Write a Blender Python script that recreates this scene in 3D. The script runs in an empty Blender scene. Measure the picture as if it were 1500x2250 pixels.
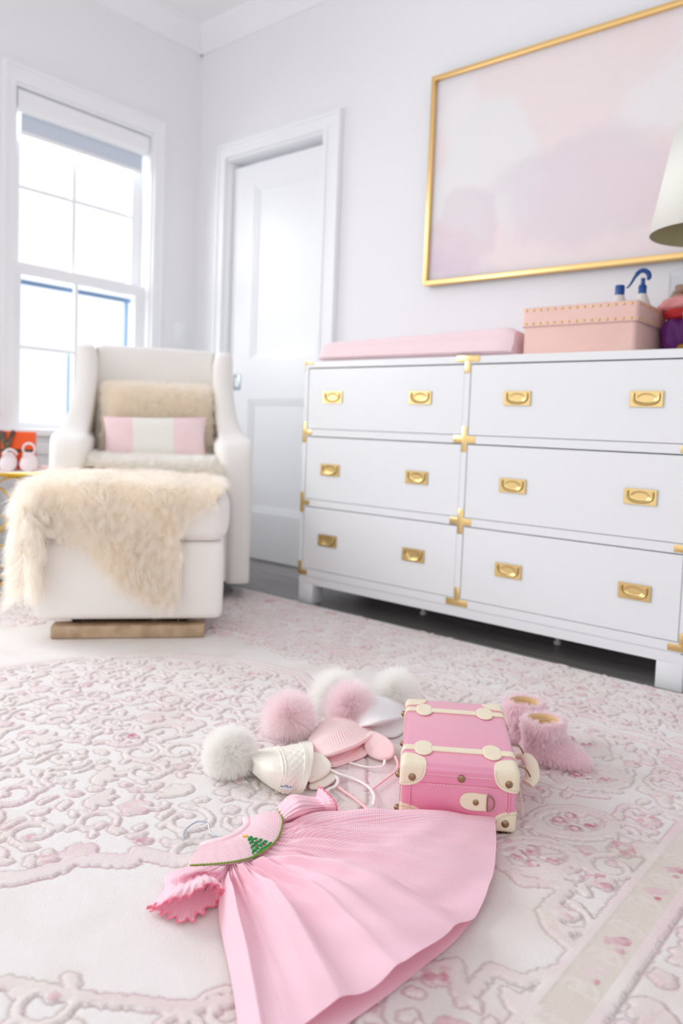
import bpy, bmesh, math, random
import numpy as np
from mathutils import Vector, Matrix

# ------------------------------------------------------------------ camera, world, lights, exposure
SC = bpy.context.scene
SC.view_settings.view_transform = 'Standard'
SC.view_settings.look = 'None'
SC.view_settings.gamma = 1.0
SC.view_settings.use_curve_mapping = False
SC.view_settings.exposure = 0.33

CAM_POS = Vector((3.2044, -2.5141, 0.6562))
YAW, PITCH, ROLL = 0.8839, -0.0643, 0.0400
cam_data = bpy.data.cameras.new('camera')
cam = bpy.data.objects.new('camera', cam_data)
SC.collection.objects.link(cam)
SC.camera = cam
F_ = Vector((-math.cos(YAW) * math.cos(PITCH), math.sin(YAW) * math.cos(PITCH), math.sin(PITCH)))
R_ = Vector((math.sin(YAW), math.cos(YAW), 0.0))
U_ = R_.cross(F_)
R2 = R_ * math.cos(ROLL) + U_ * math.sin(ROLL)
U2 = -R_ * math.sin(ROLL) + U_ * math.cos(ROLL)
mw = Matrix((R2, U2, -F_)).transposed().to_4x4()
mw.translation = CAM_POS
cam.matrix_world = mw
cam_data.sensor_fit = 'HORIZONTAL'
cam_data.sensor_width = 24.0
cam_data.lens = 24.0 * 1679.76 / 1500.0
cam_data.shift_x = -(792.48 - 750.0) / 1500.0
cam_data.shift_y = -(1125.0 - 1052.56) / 1500.0
cam_data.clip_start = 0.02
cam_data.dof.use_dof = True
cam_data.dof.focus_distance = 1.27
cam_data.dof.aperture_fstop = 3.0

world = bpy.data.worlds.new('overcast_sky')
SC.world = world
world.use_nodes = True
bg = world.node_tree.nodes['Background']
bg.inputs['Color'].default_value = (0.98, 0.985, 1.0, 1)
bg.inputs['Strength'].default_value = 1.0


def area_light(name, loc, direction, sx, sy, power, color):
    ld = bpy.data.lights.new(name, 'AREA')
    ld.shape = 'RECTANGLE'; ld.size = sx; ld.size_y = sy
    ld.energy = power; ld.color = color
    o = bpy.data.objects.new(name, ld)
    SC.collection.objects.link(o)
    o.location = loc
    o.rotation_euler = Vector(direction).to_track_quat('-Z', 'Y').to_euler()
    return o


area_light('daylight_at_window', (-0.9, -0.75, 1.75), (1, -0.25, -0.55), 1.6, 1.6, 38, (0.95, 0.98, 1.0))
area_light('light_at_added_window', (-0.5, -2.3, 1.75), (1, 0.1, -0.6), 1.6, 1.6, 100, (0.98, 0.99, 1.0))  # lamp outside an unseen added window, raking light over the rug relief

SC.cycles.max_bounces = 16
SC.cycles.glossy_bounces = 8
SC.cycles.transmission_bounces = 16
SC.cycles.diffuse_bounces = 10
SC.cycles.transparent_max_bounces = 12
SC.cycles.use_adaptive_sampling = True
SC.cycles.adaptive_threshold = 0.02
SC.cycles.use_denoising = True
SC.cycles.caustics_reflective = False
SC.cycles.caustics_refractive = False

rng = np.random.default_rng(7)
random.seed(7)

# ------------------------------------------------------------------ measured plan of the soft things (metres, room coordinates)
DATA = {
 'skirt_yoke': [[2.3845,-1.6744,0.034],[2.4036,-1.6953,0.036],[2.4208,-1.7201,0.038],[2.4303,-1.7506,0.038],[2.4313,-1.7784,0.037],[2.4262,-1.792,0.036],[2.4182,-1.8011,0.034],[2.4105,-1.8053,0.03],[2.4004,-1.8073,0.022]],
 'skirt_hem': [[2.6215,-1.4298,0.042],[2.6588,-1.4842,0.03],[2.704,-1.5792,0.026],[2.7278,-1.6766,0.026],[2.7295,-1.7825,0.034],[2.715,-1.8596,0.036],[2.6972,-1.9215,0.032],[2.6852,-1.9786,0.028],[2.6721,-2.0128,0.018]],
 'skirt_up': [[2.3845,-1.6744,0.034],[2.4187,-1.6278,0.034],[2.4983,-1.5526,0.036],[2.5587,-1.4991,0.04],[2.6215,-1.4298,0.042]],
 'skirt_low': [[2.4004,-1.8073,0.022],[2.4332,-1.8446,0.018],[2.4865,-1.8871,0.018],[2.5714,-1.9416,0.018],[2.6721,-2.0128,0.018]],
 'back_hem': [[2.6056,-1.3976,0.014],[2.6518,-1.473,0.014],[2.7008,-1.5851,0.014],[2.7217,-1.6877,0.014],[2.7213,-1.774,0.014],[2.7189,-1.8381,0.014],[2.7139,-1.8925,0.014],[2.7093,-1.9422,0.014],[2.7025,-2.0011,0.014]],
 'yoke_in': [[2.3299,-1.7026,0.03],[2.3528,-1.7215,0.036],[2.3648,-1.7408,0.04],[2.3701,-1.7619,0.041],[2.3662,-1.7806,0.04],[2.353,-1.7937,0.036],[2.3387,-1.7997,0.028]],
 'yoke_out': [[2.3378,-1.6415,0.026],[2.3845,-1.6744,0.034],[2.4208,-1.7201,0.038],[2.4303,-1.7506,0.038],[2.4313,-1.7784,0.037],[2.4209,-1.7993,0.035],[2.3983,-1.8184,0.03],[2.3703,-1.8356,0.024],[2.3535,-1.8376,0.018]],
 'hook': [[2.2961,-1.7977,0.02],[2.2832,-1.7878,0.022],[2.2767,-1.7767,0.024],[2.277,-1.7611,0.027],[2.284,-1.7532,0.028],[2.2961,-1.7512,0.028],[2.3162,-1.7613,0.024],[2.34,-1.7605,0.024],[2.3985,-1.7457,0.02]],
 'sleeve_low': [[[2.3561,-1.8397,0.02],[2.3756,-1.8383,0.028],[2.389,-1.8288,0.03],[2.3997,-1.817,0.03],[2.4065,-1.806,0.028],[2.3954,-1.8044,0.014],[2.3833,-1.8236,0.014],[2.3625,-1.8355,0.014]],[[2.3516,-1.8701,0.018],[2.3966,-1.8876,0.045],[2.4139,-1.8785,0.052],[2.4195,-1.8582,0.048],[2.4159,-1.8248,0.028],[2.4162,-1.8302,0.014],[2.4061,-1.8541,0.014],[2.3793,-1.8721,0.014]],[[2.3787,-1.893,0.02],[2.402,-1.8937,0.036],[2.4097,-1.8771,0.042],[2.4151,-1.8575,0.042],[2.42,-1.8388,0.028],[2.4246,-1.8454,0.016],[2.4147,-1.8688,0.016],[2.3979,-1.89,0.016]],[[2.3903,-1.9139,0.02],[2.423,-1.919,0.044],[2.4371,-1.9017,0.052],[2.4438,-1.8766,0.056],[2.445,-1.8505,0.036],[2.4413,-1.8577,0.016],[2.436,-1.8894,0.016],[2.4113,-1.9124,0.016]],[[2.3977,-1.927,0.02],[2.4228,-1.9257,0.036],[2.4429,-1.9125,0.046],[2.4522,-1.8848,0.052],[2.4564,-1.8593,0.036],[2.4496,-1.8661,0.016],[2.4515,-1.9044,0.016],[2.4195,-1.9241,0.016]]],
 'sleeve_up': [[[2.3356,-1.6415,0.026],[2.3523,-1.6528,0.03],[2.3686,-1.6627,0.032],[2.3783,-1.6692,0.032],[2.376,-1.6656,0.026],[2.3565,-1.6489,0.014],[2.3429,-1.6397,0.014],[2.3295,-1.6318,0.014]],[[2.3194,-1.591,0.025],[2.3737,-1.64,0.058],[2.4062,-1.6634,0.068],[2.4144,-1.6643,0.058],[2.3874,-1.6368,0.026],[2.3675,-1.6263,0.014],[2.3464,-1.6155,0.014],[2.3217,-1.5961,0.014]],[[2.357,-1.5719,0.028],[2.3845,-1.5955,0.042],[2.4005,-1.6076,0.045],[2.4063,-1.6092,0.04],[2.3962,-1.5994,0.022],[2.3843,-1.5928,0.016],[2.367,-1.5798,0.016],[2.3507,-1.5669,0.016]],[[2.3663,-1.575,0.045],[2.4002,-1.5979,0.056],[2.421,-1.6111,0.058],[2.4282,-1.6132,0.05],[2.4109,-1.5947,0.024],[2.3985,-1.5916,0.016],[2.3818,-1.5868,0.016],[2.3574,-1.5672,0.016]],[[2.3687,-1.5756,0.05],[2.4051,-1.597,0.062],[2.429,-1.6047,0.06],[2.4356,-1.604,0.05],[2.4221,-1.5872,0.026],[2.4096,-1.5859,0.014],[2.3995,-1.5905,0.016],[2.3725,-1.5701,0.02]]],
 'tree': [[2.3944,-1.7585,0.044],[2.4252,-1.7378,0.044],[2.4324,-1.7796,0.042],[2.431,-1.766,0.044]],
 'hat_cream': [[[2.1736,-1.5567,0.04],[2.2165,-1.5841,0.055],[2.2312,-1.5908,0.05],[2.2176,-1.5841,0.03],[2.1804,-1.5562,0.014],[2.1502,-1.531,0.014]],[[2.139,-1.4888,0.022],[2.2303,-1.5648,0.06],[2.2778,-1.6023,0.062],[2.2566,-1.5881,0.024],[2.223,-1.5615,0.014],[2.1668,-1.5146,0.014]],[[2.1549,-1.4543,0.02],[2.2554,-1.5399,0.06],[2.3067,-1.5865,0.058],[2.29,-1.5835,0.018],[2.2562,-1.5592,0.014],[2.1885,-1.4932,0.014]],[[2.1632,-1.4175,0.018],[2.2573,-1.4985,0.052],[2.3118,-1.5574,0.05],[2.3084,-1.5716,0.016],[2.2774,-1.5458,0.014],[2.2074,-1.4688,0.014]],[[2.1786,-1.3897,0.02],[2.2624,-1.4739,0.046],[2.3194,-1.5442,0.044],[2.3173,-1.5592,0.018],[2.2901,-1.526,0.014],[2.2278,-1.4429,0.014]]],
 'hat_pink': [[[2.1413,-1.3403,0.022],[2.1596,-1.3297,0.038],[2.1582,-1.2799,0.038],[2.1526,-1.2106,0.022],[2.1488,-1.2572,0.016],[2.1519,-1.3258,0.016]],[[2.1741,-1.3943,0.02],[2.2037,-1.3787,0.044],[2.2052,-1.3124,0.044],[2.196,-1.2348,0.022],[2.2023,-1.2925,0.016],[2.204,-1.3733,0.016]],[[2.2013,-1.4204,0.02],[2.2329,-1.4067,0.042],[2.2367,-1.342,0.043],[2.2247,-1.2563,0.024],[2.2362,-1.3252,0.016],[2.2294,-1.3946,0.016]],[[2.2348,-1.4429,0.018],[2.2714,-1.4319,0.034],[2.2823,-1.3715,0.037],[2.2587,-1.2774,0.026],[2.2775,-1.3533,0.018],[2.2801,-1.4315,0.016]]],
 'hat_white': [[[2.1047,-1.2181,0.03],[2.1236,-1.1855,0.05],[2.1471,-1.1482,0.05],[2.1447,-1.092,0.03],[2.1545,-1.1467,0.014],[2.1393,-1.2021,0.014]],[[2.1524,-1.2494,0.02],[2.187,-1.2305,0.055],[2.2048,-1.172,0.055],[2.2036,-1.1085,0.03],[2.2303,-1.1859,0.014],[2.203,-1.2318,0.014]],[[2.193,-1.2741,0.018],[2.247,-1.2808,0.045],[2.262,-1.2298,0.045],[2.2503,-1.1495,0.025],[2.2798,-1.2351,0.014],[2.2411,-1.2637,0.014]]],
 'flap_cream_a': [[2.2388,-1.4543,0.03],[2.2555,-1.4441,0.032],[2.2878,-1.4539,0.03],[2.3051,-1.4731,0.026],[2.3113,-1.5108,0.026],[2.2997,-1.5272,0.026]],
 'flap_cream_b': [[2.2878,-1.4972,0.018],[2.303,-1.4613,0.018],[2.3226,-1.4759,0.018],[2.3287,-1.5148,0.018],[2.3136,-1.5368,0.018]],
 'flap_pink_a': [[2.2539,-1.2932,0.034],[2.292,-1.2916,0.034],[2.3331,-1.3135,0.032],[2.3479,-1.3386,0.024],[2.3323,-1.3558,0.02],[2.2988,-1.3538,0.02],[2.2736,-1.335,0.03]],
 'flap_pink_b': [[2.2545,-1.4292,0.018],[2.268,-1.3842,0.02],[2.28,-1.3421,0.02],[2.2973,-1.3547,0.018],[2.2945,-1.3945,0.015],[2.2834,-1.4417,0.015]],
 'strap_cream_a': [[2.2978,-1.4661,0.024],[2.3202,-1.4645,0.022],[2.3501,-1.4542,0.018],[2.3849,-1.4601,0.018],[2.4132,-1.4773,0.017],[2.4344,-1.5064,0.017]],
 'strap_cream_b': [[2.3135,-1.4694,0.018],[2.3301,-1.4796,0.02],[2.3442,-1.5006,0.02],[2.3414,-1.5169,0.018],[2.3459,-1.5315,0.018]],
 'strap_pinkish': [[2.3373,-1.4938,0.017],[2.3637,-1.5019,0.017],[2.3965,-1.5096,0.017],[2.4252,-1.5197,0.017],[2.4448,-1.5267,0.017]],
 'strap_pink_a': [[2.3531,-1.3367,0.025],[2.3723,-1.3532,0.02],[2.3824,-1.3751,0.017],[2.3904,-1.4245,0.017],[2.3968,-1.4697,0.017]],
 'strap_white': [[2.2969,-1.4069,0.017],[2.3284,-1.4013,0.018],[2.3464,-1.3891,0.018],[2.3547,-1.376,0.02],[2.3418,-1.355,0.02]],
 'label': [[2.294,-1.5856,0.025],[2.3111,-1.5759,0.025],[2.3041,-1.5713,0.03],[2.2891,-1.5787,0.03]],
 'pom_cream': [2.1587,-1.5897,0.05],
 'pom_pink_a': [2.109,-1.3854,0.05],
 'pom_pink_b': [2.1559,-1.2429,0.05],
 'pom_white_a': [2.0867,-1.2146,0.052],
 'pom_white_b': [2.1752,-1.1054,0.052],
 'boot_a': [[2.5613,-1.1187,0.012],[2.6386,-1.0887,0.012]],
 'boot_b': [[2.4878,-1.0538,0.012],[2.5567,-1.0246,0.012]],
}


# ------------------------------------------------------------------ materials
def srgb(r, g, b):
    f = lambda c: (c / 255.0) / 12.92 if c / 255.0 <= 0.04045 else ((c / 255.0 + 0.055) / 1.055) ** 2.4
    return (f(r), f(g), f(b), 1.0)


def mat(name, color, rough=0.5, metal=0.0, bump=None, sheen=0.0, spec=0.5, var=None, trans=0.0, coat=0.0):
    """bump = (noise scale, distance, stretch vector or None); var = (second colour, noise scale, amount)"""
    m = bpy.data.materials.new(name)
    m.use_nodes = True
    nt = m.node_tree
    b = nt.nodes['Principled BSDF']
    b.inputs['Base Color'].default_value = color
    b.inputs['Roughness'].default_value = rough
    b.inputs['Metallic'].default_value = metal
    b.inputs['Specular IOR Level'].default_value = spec
    b.inputs['Sheen Weight'].default_value = sheen
    b.inputs['Transmission Weight'].default_value = trans
    b.inputs['Coat Weight'].default_value = coat
    if coat: b.inputs['Coat IOR'].default_value = 1.8; b.inputs['Coat Roughness'].default_value = 0.3
    tc = nt.nodes.new('ShaderNodeTexCoord')
    if bump:
        mp = nt.nodes.new('ShaderNodeMapping')
        if len(bump) > 2 and bump[2]:
            mp.inputs['Scale'].default_value = bump[2]
        n = nt.nodes.new('ShaderNodeTexNoise')
        n.inputs['Scale'].default_value = bump[0]
        n.inputs['Detail'].default_value = 4
        bn = nt.nodes.new('ShaderNodeBump')
        bn.inputs['Distance'].default_value = bump[1]
        bn.inputs['Strength'].default_value = 0.7
        nt.links.new(tc.outputs['Object'], mp.inputs['Vector'])
        nt.links.new(mp.outputs['Vector'], n.inputs['Vector'])
        nt.links.new(n.outputs['Fac'], bn.inputs['Height'])
        nt.links.new(bn.outputs['Normal'], b.inputs['Normal'])
    if var:
        n2 = nt.nodes.new('ShaderNodeTexNoise')
        n2.inputs['Scale'].default_value = var[1]
        n2.inputs['Detail'].default_value = 3
        mx = nt.nodes.new('ShaderNodeMix'); mx.data_type = 'RGBA'
        rp = nt.nodes.new('ShaderNodeMapRange')
        rp.inputs['From Min'].default_value = 0.35; rp.inputs['From Max'].default_value = 0.7
        rp.inputs['To Max'].default_value = var[2]
        nt.links.new(tc.outputs['Object'], n2.inputs['Vector'])
        nt.links.new(n2.outputs['Fac'], rp.inputs['Value'])
        nt.links.new(rp.outputs['Result'], mx.inputs['Factor'])
        mx.inputs['A'].default_value = color
        mx.inputs['B'].default_value = var[0]
        nt.links.new(mx.outputs['Result'], b.inputs['Base Color'])
    return m


M = {}
M['wall'] = mat('wall_paint', srgb(238, 238, 240), 0.6, bump=(90, 0.0006))
M['trimw'] = mat('trim_paint', srgb(242, 243, 245), 0.35)
M['ceil'] = mat('ceiling_paint', srgb(242, 242, 243), 0.7, bump=(60, 0.0005))
M['lacquer'] = mat('white_lacquer', srgb(234, 236, 238), 0.32, bump=(40, 0.0002), spec=0.4)
M['brass'] = mat('brushed_brass', srgb(232, 202, 140), 0.30, metal=1.0)
M['bail_shadow'] = mat('bail_shadow_brass', srgb(70, 50, 18), 0.4, metal=1.0)  # dark tone standing in for the shadow around the bail
M['gold'] = mat('gold_frame', srgb(244, 206, 138), 0.34, metal=1.0)
M['antique'] = mat('antique_bronze', srgb(158, 132, 104), 0.3, metal=1.0, bump=(500, 0.0001))
M['steel'] = mat('steel_wire', srgb(190, 200, 215), 0.18, metal=1.0)
M['dark'] = mat('dark_void', srgb(38, 36, 36), 0.8)
M['linen'] = mat('ivory_linen', srgb(243, 240, 236), 0.85, sheen=0.15, bump=(900, 0.0004), var=(srgb(238, 234, 228), 5, 0.6))
M['oak'] = mat('washed_oak', srgb(198, 172, 142), 0.55, bump=(30, 0.0012, (1, 14, 14)), var=(srgb(164, 136, 106), 26, 0.8))
M['skin'] = mat('sheepskin_hide', srgb(250, 238, 218), 0.9)
M['tan'] = mat('tan_fleece_lining', srgb(220, 186, 140), 0.9, bump=(300, 0.002))
M['knit_cream'] = mat('cream_knit', srgb(246, 242, 230), 1.0, sheen=0.3, spec=0.08, bump=(420, 0.0016))
M['knit_pink'] = mat('pink_knit', srgb(250, 220, 220), 1.0, sheen=0.3, spec=0.08, bump=(420, 0.0016))
M['knit_white'] = mat('white_knit', srgb(245, 244, 244), 1.0, sheen=0.3, spec=0.08, bump=(420, 0.0016))
M['cord_white'] = mat('white_cord', srgb(246, 242, 240), 0.9, bump=(800, 0.0004))
M['cord_pink'] = mat('pink_cord', srgb(246, 210, 210), 0.9, bump=(800, 0.0004))
M['pinkcase'] = mat('pink_vinyl', srgb(231, 136, 170), 0.40, coat=1.0, bump=(1400, 0.00015), spec=0.9)
M['cream_leather'] = mat('cream_leather', srgb(238, 226, 200), 0.42, bump=(500, 0.0003), spec=0.4)
M['stitch'] = mat('cream_thread', srgb(250, 238, 228), 0.8)
M['pad'] = mat('pink_velvet_cover', srgb(241, 215, 220), 0.85, sheen=0.5, bump=(14, 0.006, (1, 2, 2)))
M['blush'] = mat('blush_leatherette', srgb(234, 196, 186), 0.5, bump=(60, 0.0008), var=(srgb(226, 184, 176), 6, 0.5))
M['stud'] = mat('gold_stud', srgb(226, 184, 70), 0.2, metal=1.0)
M['cushion_pink'] = mat('pink_linen_panel', srgb(244, 212, 214), 0.85, bump=(500, 0.0005), var=(srgb(248, 228, 230), 8, 0.8))
M['cushion_white'] = mat('white_linen_panel', srgb(240, 238, 230), 0.85, bump=(500, 0.0005))
M['blue'] = mat('blue_plastic', srgb(20, 72, 146), 0.3)
M['bottle'] = mat('milky_bottle', srgb(226, 220, 216), 0.35)
M['shade'] = mat('linen_shade', srgb(236, 236, 228), 0.8, bump=(400, 0.0003))
M['shade_in'] = mat('olive_shade_lining', srgb(186, 178, 140), 0.8)
M['orange'] = mat('orange_card', srgb(244, 92, 20), 0.55)
M['ribbon'] = mat('dark_brown_ribbon', srgb(66, 50, 46), 0.6, var=(srgb(150, 138, 100), 60, 0.5))
M['shoe'] = mat('white_baby_leather', srgb(238, 226, 228), 0.5)
M['paper'] = mat('white_card', srgb(244, 236, 234), 0.6)
M['bookpink'] = mat('pale_pink_card', srgb(244, 216, 210), 0.6)
M['hairbrown'] = mat('brown_satin_cord', srgb(160, 128, 102), 0.4, bump=(12, 0.004, (1, 1, 12)))
M['coral'] = mat('coral_pink_cloth', srgb(240, 160, 160), 0.8)
M['red'] = mat('red_cloth', srgb(214, 52, 56), 0.8)
M['purple'] = mat('purple_cloth', srgb(112, 44, 128), 0.6)
M['smock'] = mat('pink_smocked_cotton', srgb(250, 214, 222), 0.9, sheen=0.1)
M['crochet'] = mat('deep_pink_crochet', srgb(238, 128, 152), 0.9)
M['green'] = mat('green_thread', srgb(40, 150, 72), 0.8)
M['olive'] = mat('leaf_green_piping', srgb(132, 160, 60), 0.8)
M['yellow'] = mat('yellow_thread', srgb(244, 200, 70), 0.8)
M['redthread'] = mat('red_thread', srgb(206, 50, 60), 0.8)
M['bluethread'] = mat('blue_thread', srgb(70, 110, 200), 0.8)
M['tag'] = mat('grey_woven_label', srgb(214, 218, 226), 0.7)
M['ink'] = mat('black_ink', srgb(24, 24, 28), 0.7)


def glass_mat(name, tint=(1, 1, 1, 1)):
    m = bpy.data.materials.new(name); m.use_nodes = True
    nt = m.node_tree
    nt.nodes.remove(nt.nodes['Principled BSDF'])
    out = nt.nodes['Material Output']
    t = nt.nodes.new('ShaderNodeBsdfTransparent'); t.inputs['Color'].default_value = tint
    g = nt.nodes.new('ShaderNodeBsdfGlossy'); g.inputs['Roughness'].default_value = 0.05
    fr = nt.nodes.new('ShaderNodeFresnel'); fr.inputs['IOR'].default_value = 1.45
    mx = nt.nodes.new('ShaderNodeMixShader')
    ge = nt.nodes.new('ShaderNodeNewGeometry'); iv = nt.nodes.new('ShaderNodeMath'); iv.operation = 'SUBTRACT'; iv.inputs[0].default_value = 1.0
    ml = nt.nodes.new('ShaderNodeMath'); ml.operation = 'MULTIPLY'
    nt.links.new(ge.outputs['Backfacing'], iv.inputs[1]); nt.links.new(fr.outputs['Fac'], ml.inputs[0]); nt.links.new(iv.outputs[0], ml.inputs[1])
    nt.links.new(ml.outputs[0], mx.inputs['Fac'])
    nt.links.new(t.outputs['BSDF'], mx.inputs[1]); nt.links.new(g.outputs['BSDF'], mx.inputs[2])
    nt.links.new(mx.outputs['Shader'], out.inputs['Surface'])
    return m


def fur_mat(name, color, color2=None, scale=14):
    m = bpy.data.materials.new(name); m.use_nodes = True
    nt = m.node_tree; nt.nodes.remove(nt.nodes['Principled BSDF']); out = nt.nodes['Material Output']
    h = nt.nodes.new('ShaderNodeBsdfHairPrincipled'); h.parametrization = 'COLOR'
    h.inputs['Color'].default_value = color
    h.inputs['Roughness'].default_value = .55; h.inputs['Radial Roughness'].default_value = .85; h.inputs['Coat'].default_value = 0
    if color2:
        tc = nt.nodes.new('ShaderNodeTexCoord'); n = nt.nodes.new('ShaderNodeTexNoise'); n.inputs['Scale'].default_value = scale
        mx = nt.nodes.new('ShaderNodeMix'); mx.data_type = 'RGBA'; mx.inputs['A'].default_value = color; mx.inputs['B'].default_value = color2
        rp = nt.nodes.new('ShaderNodeMapRange'); rp.inputs['From Min'].default_value = .4; rp.inputs['From Max'].default_value = .65
        nt.links.new(tc.outputs['Object'], n.inputs['Vector']); nt.links.new(n.outputs['Fac'], rp.inputs['Value'])
        nt.links.new(rp.outputs['Result'], mx.inputs['Factor'])
        nt.links.new(mx.outputs['Result'], h.inputs['Color'])
    d = nt.nodes.new('ShaderNodeBsdfDiffuse'); d.inputs['Color'].default_value = tuple(1 - (1 - c) * .45 for c in color[:3]) + (1,)
    ms = nt.nodes.new('ShaderNodeMixShader'); ms.inputs['Fac'].default_value = .55
    nt.links.new(h.outputs['BSDF'], ms.inputs[1]); nt.links.new(d.outputs['BSDF'], ms.inputs[2])
    nt.links.new(ms.outputs['Shader'], out.inputs['Surface'])
    return m


M['fur_cream'] = fur_mat('cream_sheepskin', srgb(255, 241, 220), srgb(255, 233, 202))
M['fur_white'] = fur_mat('white_sheepskin', srgb(254, 249, 240))
M['fur_ivory'] = fur_mat('ivory_pompom_fur', srgb(255, 252, 245))
M['fur_pink'] = fur_mat('pink_pompom_fur', srgb(255, 222, 227))
M['fur_rose'] = fur_mat('dusty_pink_plush', srgb(246, 198, 210), srgb(238, 182, 198), 30)
M['glass'] = glass_mat('clear_glass', (0.97, 0.98, 0.99, 1))


def gingham_mat():
    m = mat('pink_gingham_cotton', srgb(247, 190, 206), 0.85, sheen=0.1)
    nt = m.node_tree; b = nt.nodes['Principled BSDF']
    uv = nt.nodes.new('ShaderNodeUVMap')
    sp = nt.nodes.new('ShaderNodeSeparateXYZ')
    nt.links.new(uv.outputs['UV'], sp.inputs['Vector'])
    outs = []
    for ax in ('X', 'Y'):
        mu = nt.nodes.new('ShaderNodeMath'); mu.operation = 'MULTIPLY'; mu.inputs[1].default_value = 1 / 0.0027
        fr = nt.nodes.new('ShaderNodeMath'); fr.operation = 'FRACT'
        gt = nt.nodes.new('ShaderNodeMath'); gt.operation = 'GREATER_THAN'; gt.inputs[1].default_value = 0.5
        nt.links.new(sp.outputs[ax], mu.inputs[0]); nt.links.new(mu.outputs[0], fr.inputs[0]); nt.links.new(fr.outputs[0], gt.inputs[0])
        outs.append(gt)
    ad = nt.nodes.new('ShaderNodeMath'); ad.operation = 'ADD'
    nt.links.new(outs[0].outputs[0], ad.inputs[0]); nt.links.new(outs[1].outputs[0], ad.inputs[1])
    hv = nt.nodes.new('ShaderNodeMath'); hv.operation = 'MULTIPLY'; hv.inputs[1].default_value = 0.5
    nt.links.new(ad.outputs[0], hv.inputs[0])
    mx = nt.nodes.new('ShaderNodeMix'); mx.data_type = 'RGBA'
    mx.inputs['A'].default_value = srgb(253, 232, 240); mx.inputs['B'].default_value = srgb(249, 186, 204)
    nt.links.new(hv.outputs[0], mx.inputs['Factor'])
    nt.links.new(mx.outputs['Result'], b.inputs['Base Color'])
    # thin cotton lets some light through
    out = nt.nodes['Material Output']
    tr = nt.nodes.new('ShaderNodeBsdfTranslucent'); nt.links.new(mx.outputs['Result'], tr.inputs['Color'])
    ms = nt.nodes.new('ShaderNodeMixShader'); ms.inputs['Fac'].default_value = 0.12
    nt.links.new(b.outputs['BSDF'], ms.inputs[1]); nt.links.new(tr.outputs['BSDF'], ms.inputs[2])
    nt.links.new(ms.outputs['Shader'], out.inputs['Surface'])
    return m


M['gingham'] = gingham_mat()


def wood_floor_mat():
    m = bpy.data.materials.new('grey_plank_floor'); m.use_nodes = True
    nt = m.node_tree; b = nt.nodes['Principled BSDF']
    tc = nt.nodes.new('ShaderNodeTexCoord')
    br = nt.nodes.new('ShaderNodeTexBrick')
    br.inputs['Scale'].default_value = 1.0
    br.inputs['Brick Width'].default_value = 1.3; br.inputs['Row Height'].default_value = 0.14
    br.inputs['Mortar Size'].default_value = 0.002
    br.inputs['Color1'].default_value = srgb(150, 147, 146); br.inputs['Color2'].default_value = srgb(128, 124, 122)
    br.inputs['Mortar'].default_value = srgb(50, 46, 44)
    mp = nt.nodes.new('ShaderNodeMapping'); mp.inputs['Scale'].default_value = (2.5, 40, 1)
    n = nt.nodes.new('ShaderNodeTexNoise'); n.inputs['Scale'].default_value = 1.6; n.inputs['Detail'].default_value = 6
    mx = nt.nodes.new('ShaderNodeMix'); mx.data_type = 'RGBA'; mx.blend_type = 'MULTIPLY'
    rp = nt.nodes.new('ShaderNodeMapRange'); rp.inputs['From Min'].default_value = 0.3; rp.inputs['From Max'].default_value = 0.7
    rp.inputs['To Min'].default_value = 0.62; rp.inputs['To Max'].default_value = 1.15
    nt.links.new(tc.outputs['Object'], br.inputs['Vector']); nt.links.new(tc.outputs['Object'], mp.inputs['Vector'])
    nt.links.new(mp.outputs['Vector'], n.inputs['Vector']); nt.links.new(n.outputs['Fac'], rp.inputs['Value'])
    cb = nt.nodes.new('ShaderNodeCombineColor')
    for k in range(3): nt.links.new(rp.outputs['Result'], cb.inputs[k])
    mx.inputs['Factor'].default_value = 1.0
    nt.links.new(br.outputs['Color'], mx.inputs['A']); nt.links.new(cb.outputs['Color'], mx.inputs['B'])
    nt.links.new(mx.outputs['Result'], b.inputs['Base Color'])
    b.inputs['Roughness'].default_value = 0.38
    bn = nt.nodes.new('ShaderNodeBump'); bn.inputs['Distance'].default_value = 0.001
    nt.links.new(n.outputs['Fac'], bn.inputs['Height']); nt.links.new(bn.outputs['Normal'], b.inputs['Normal'])
    return m


M['floor'] = wood_floor_mat()


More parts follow.
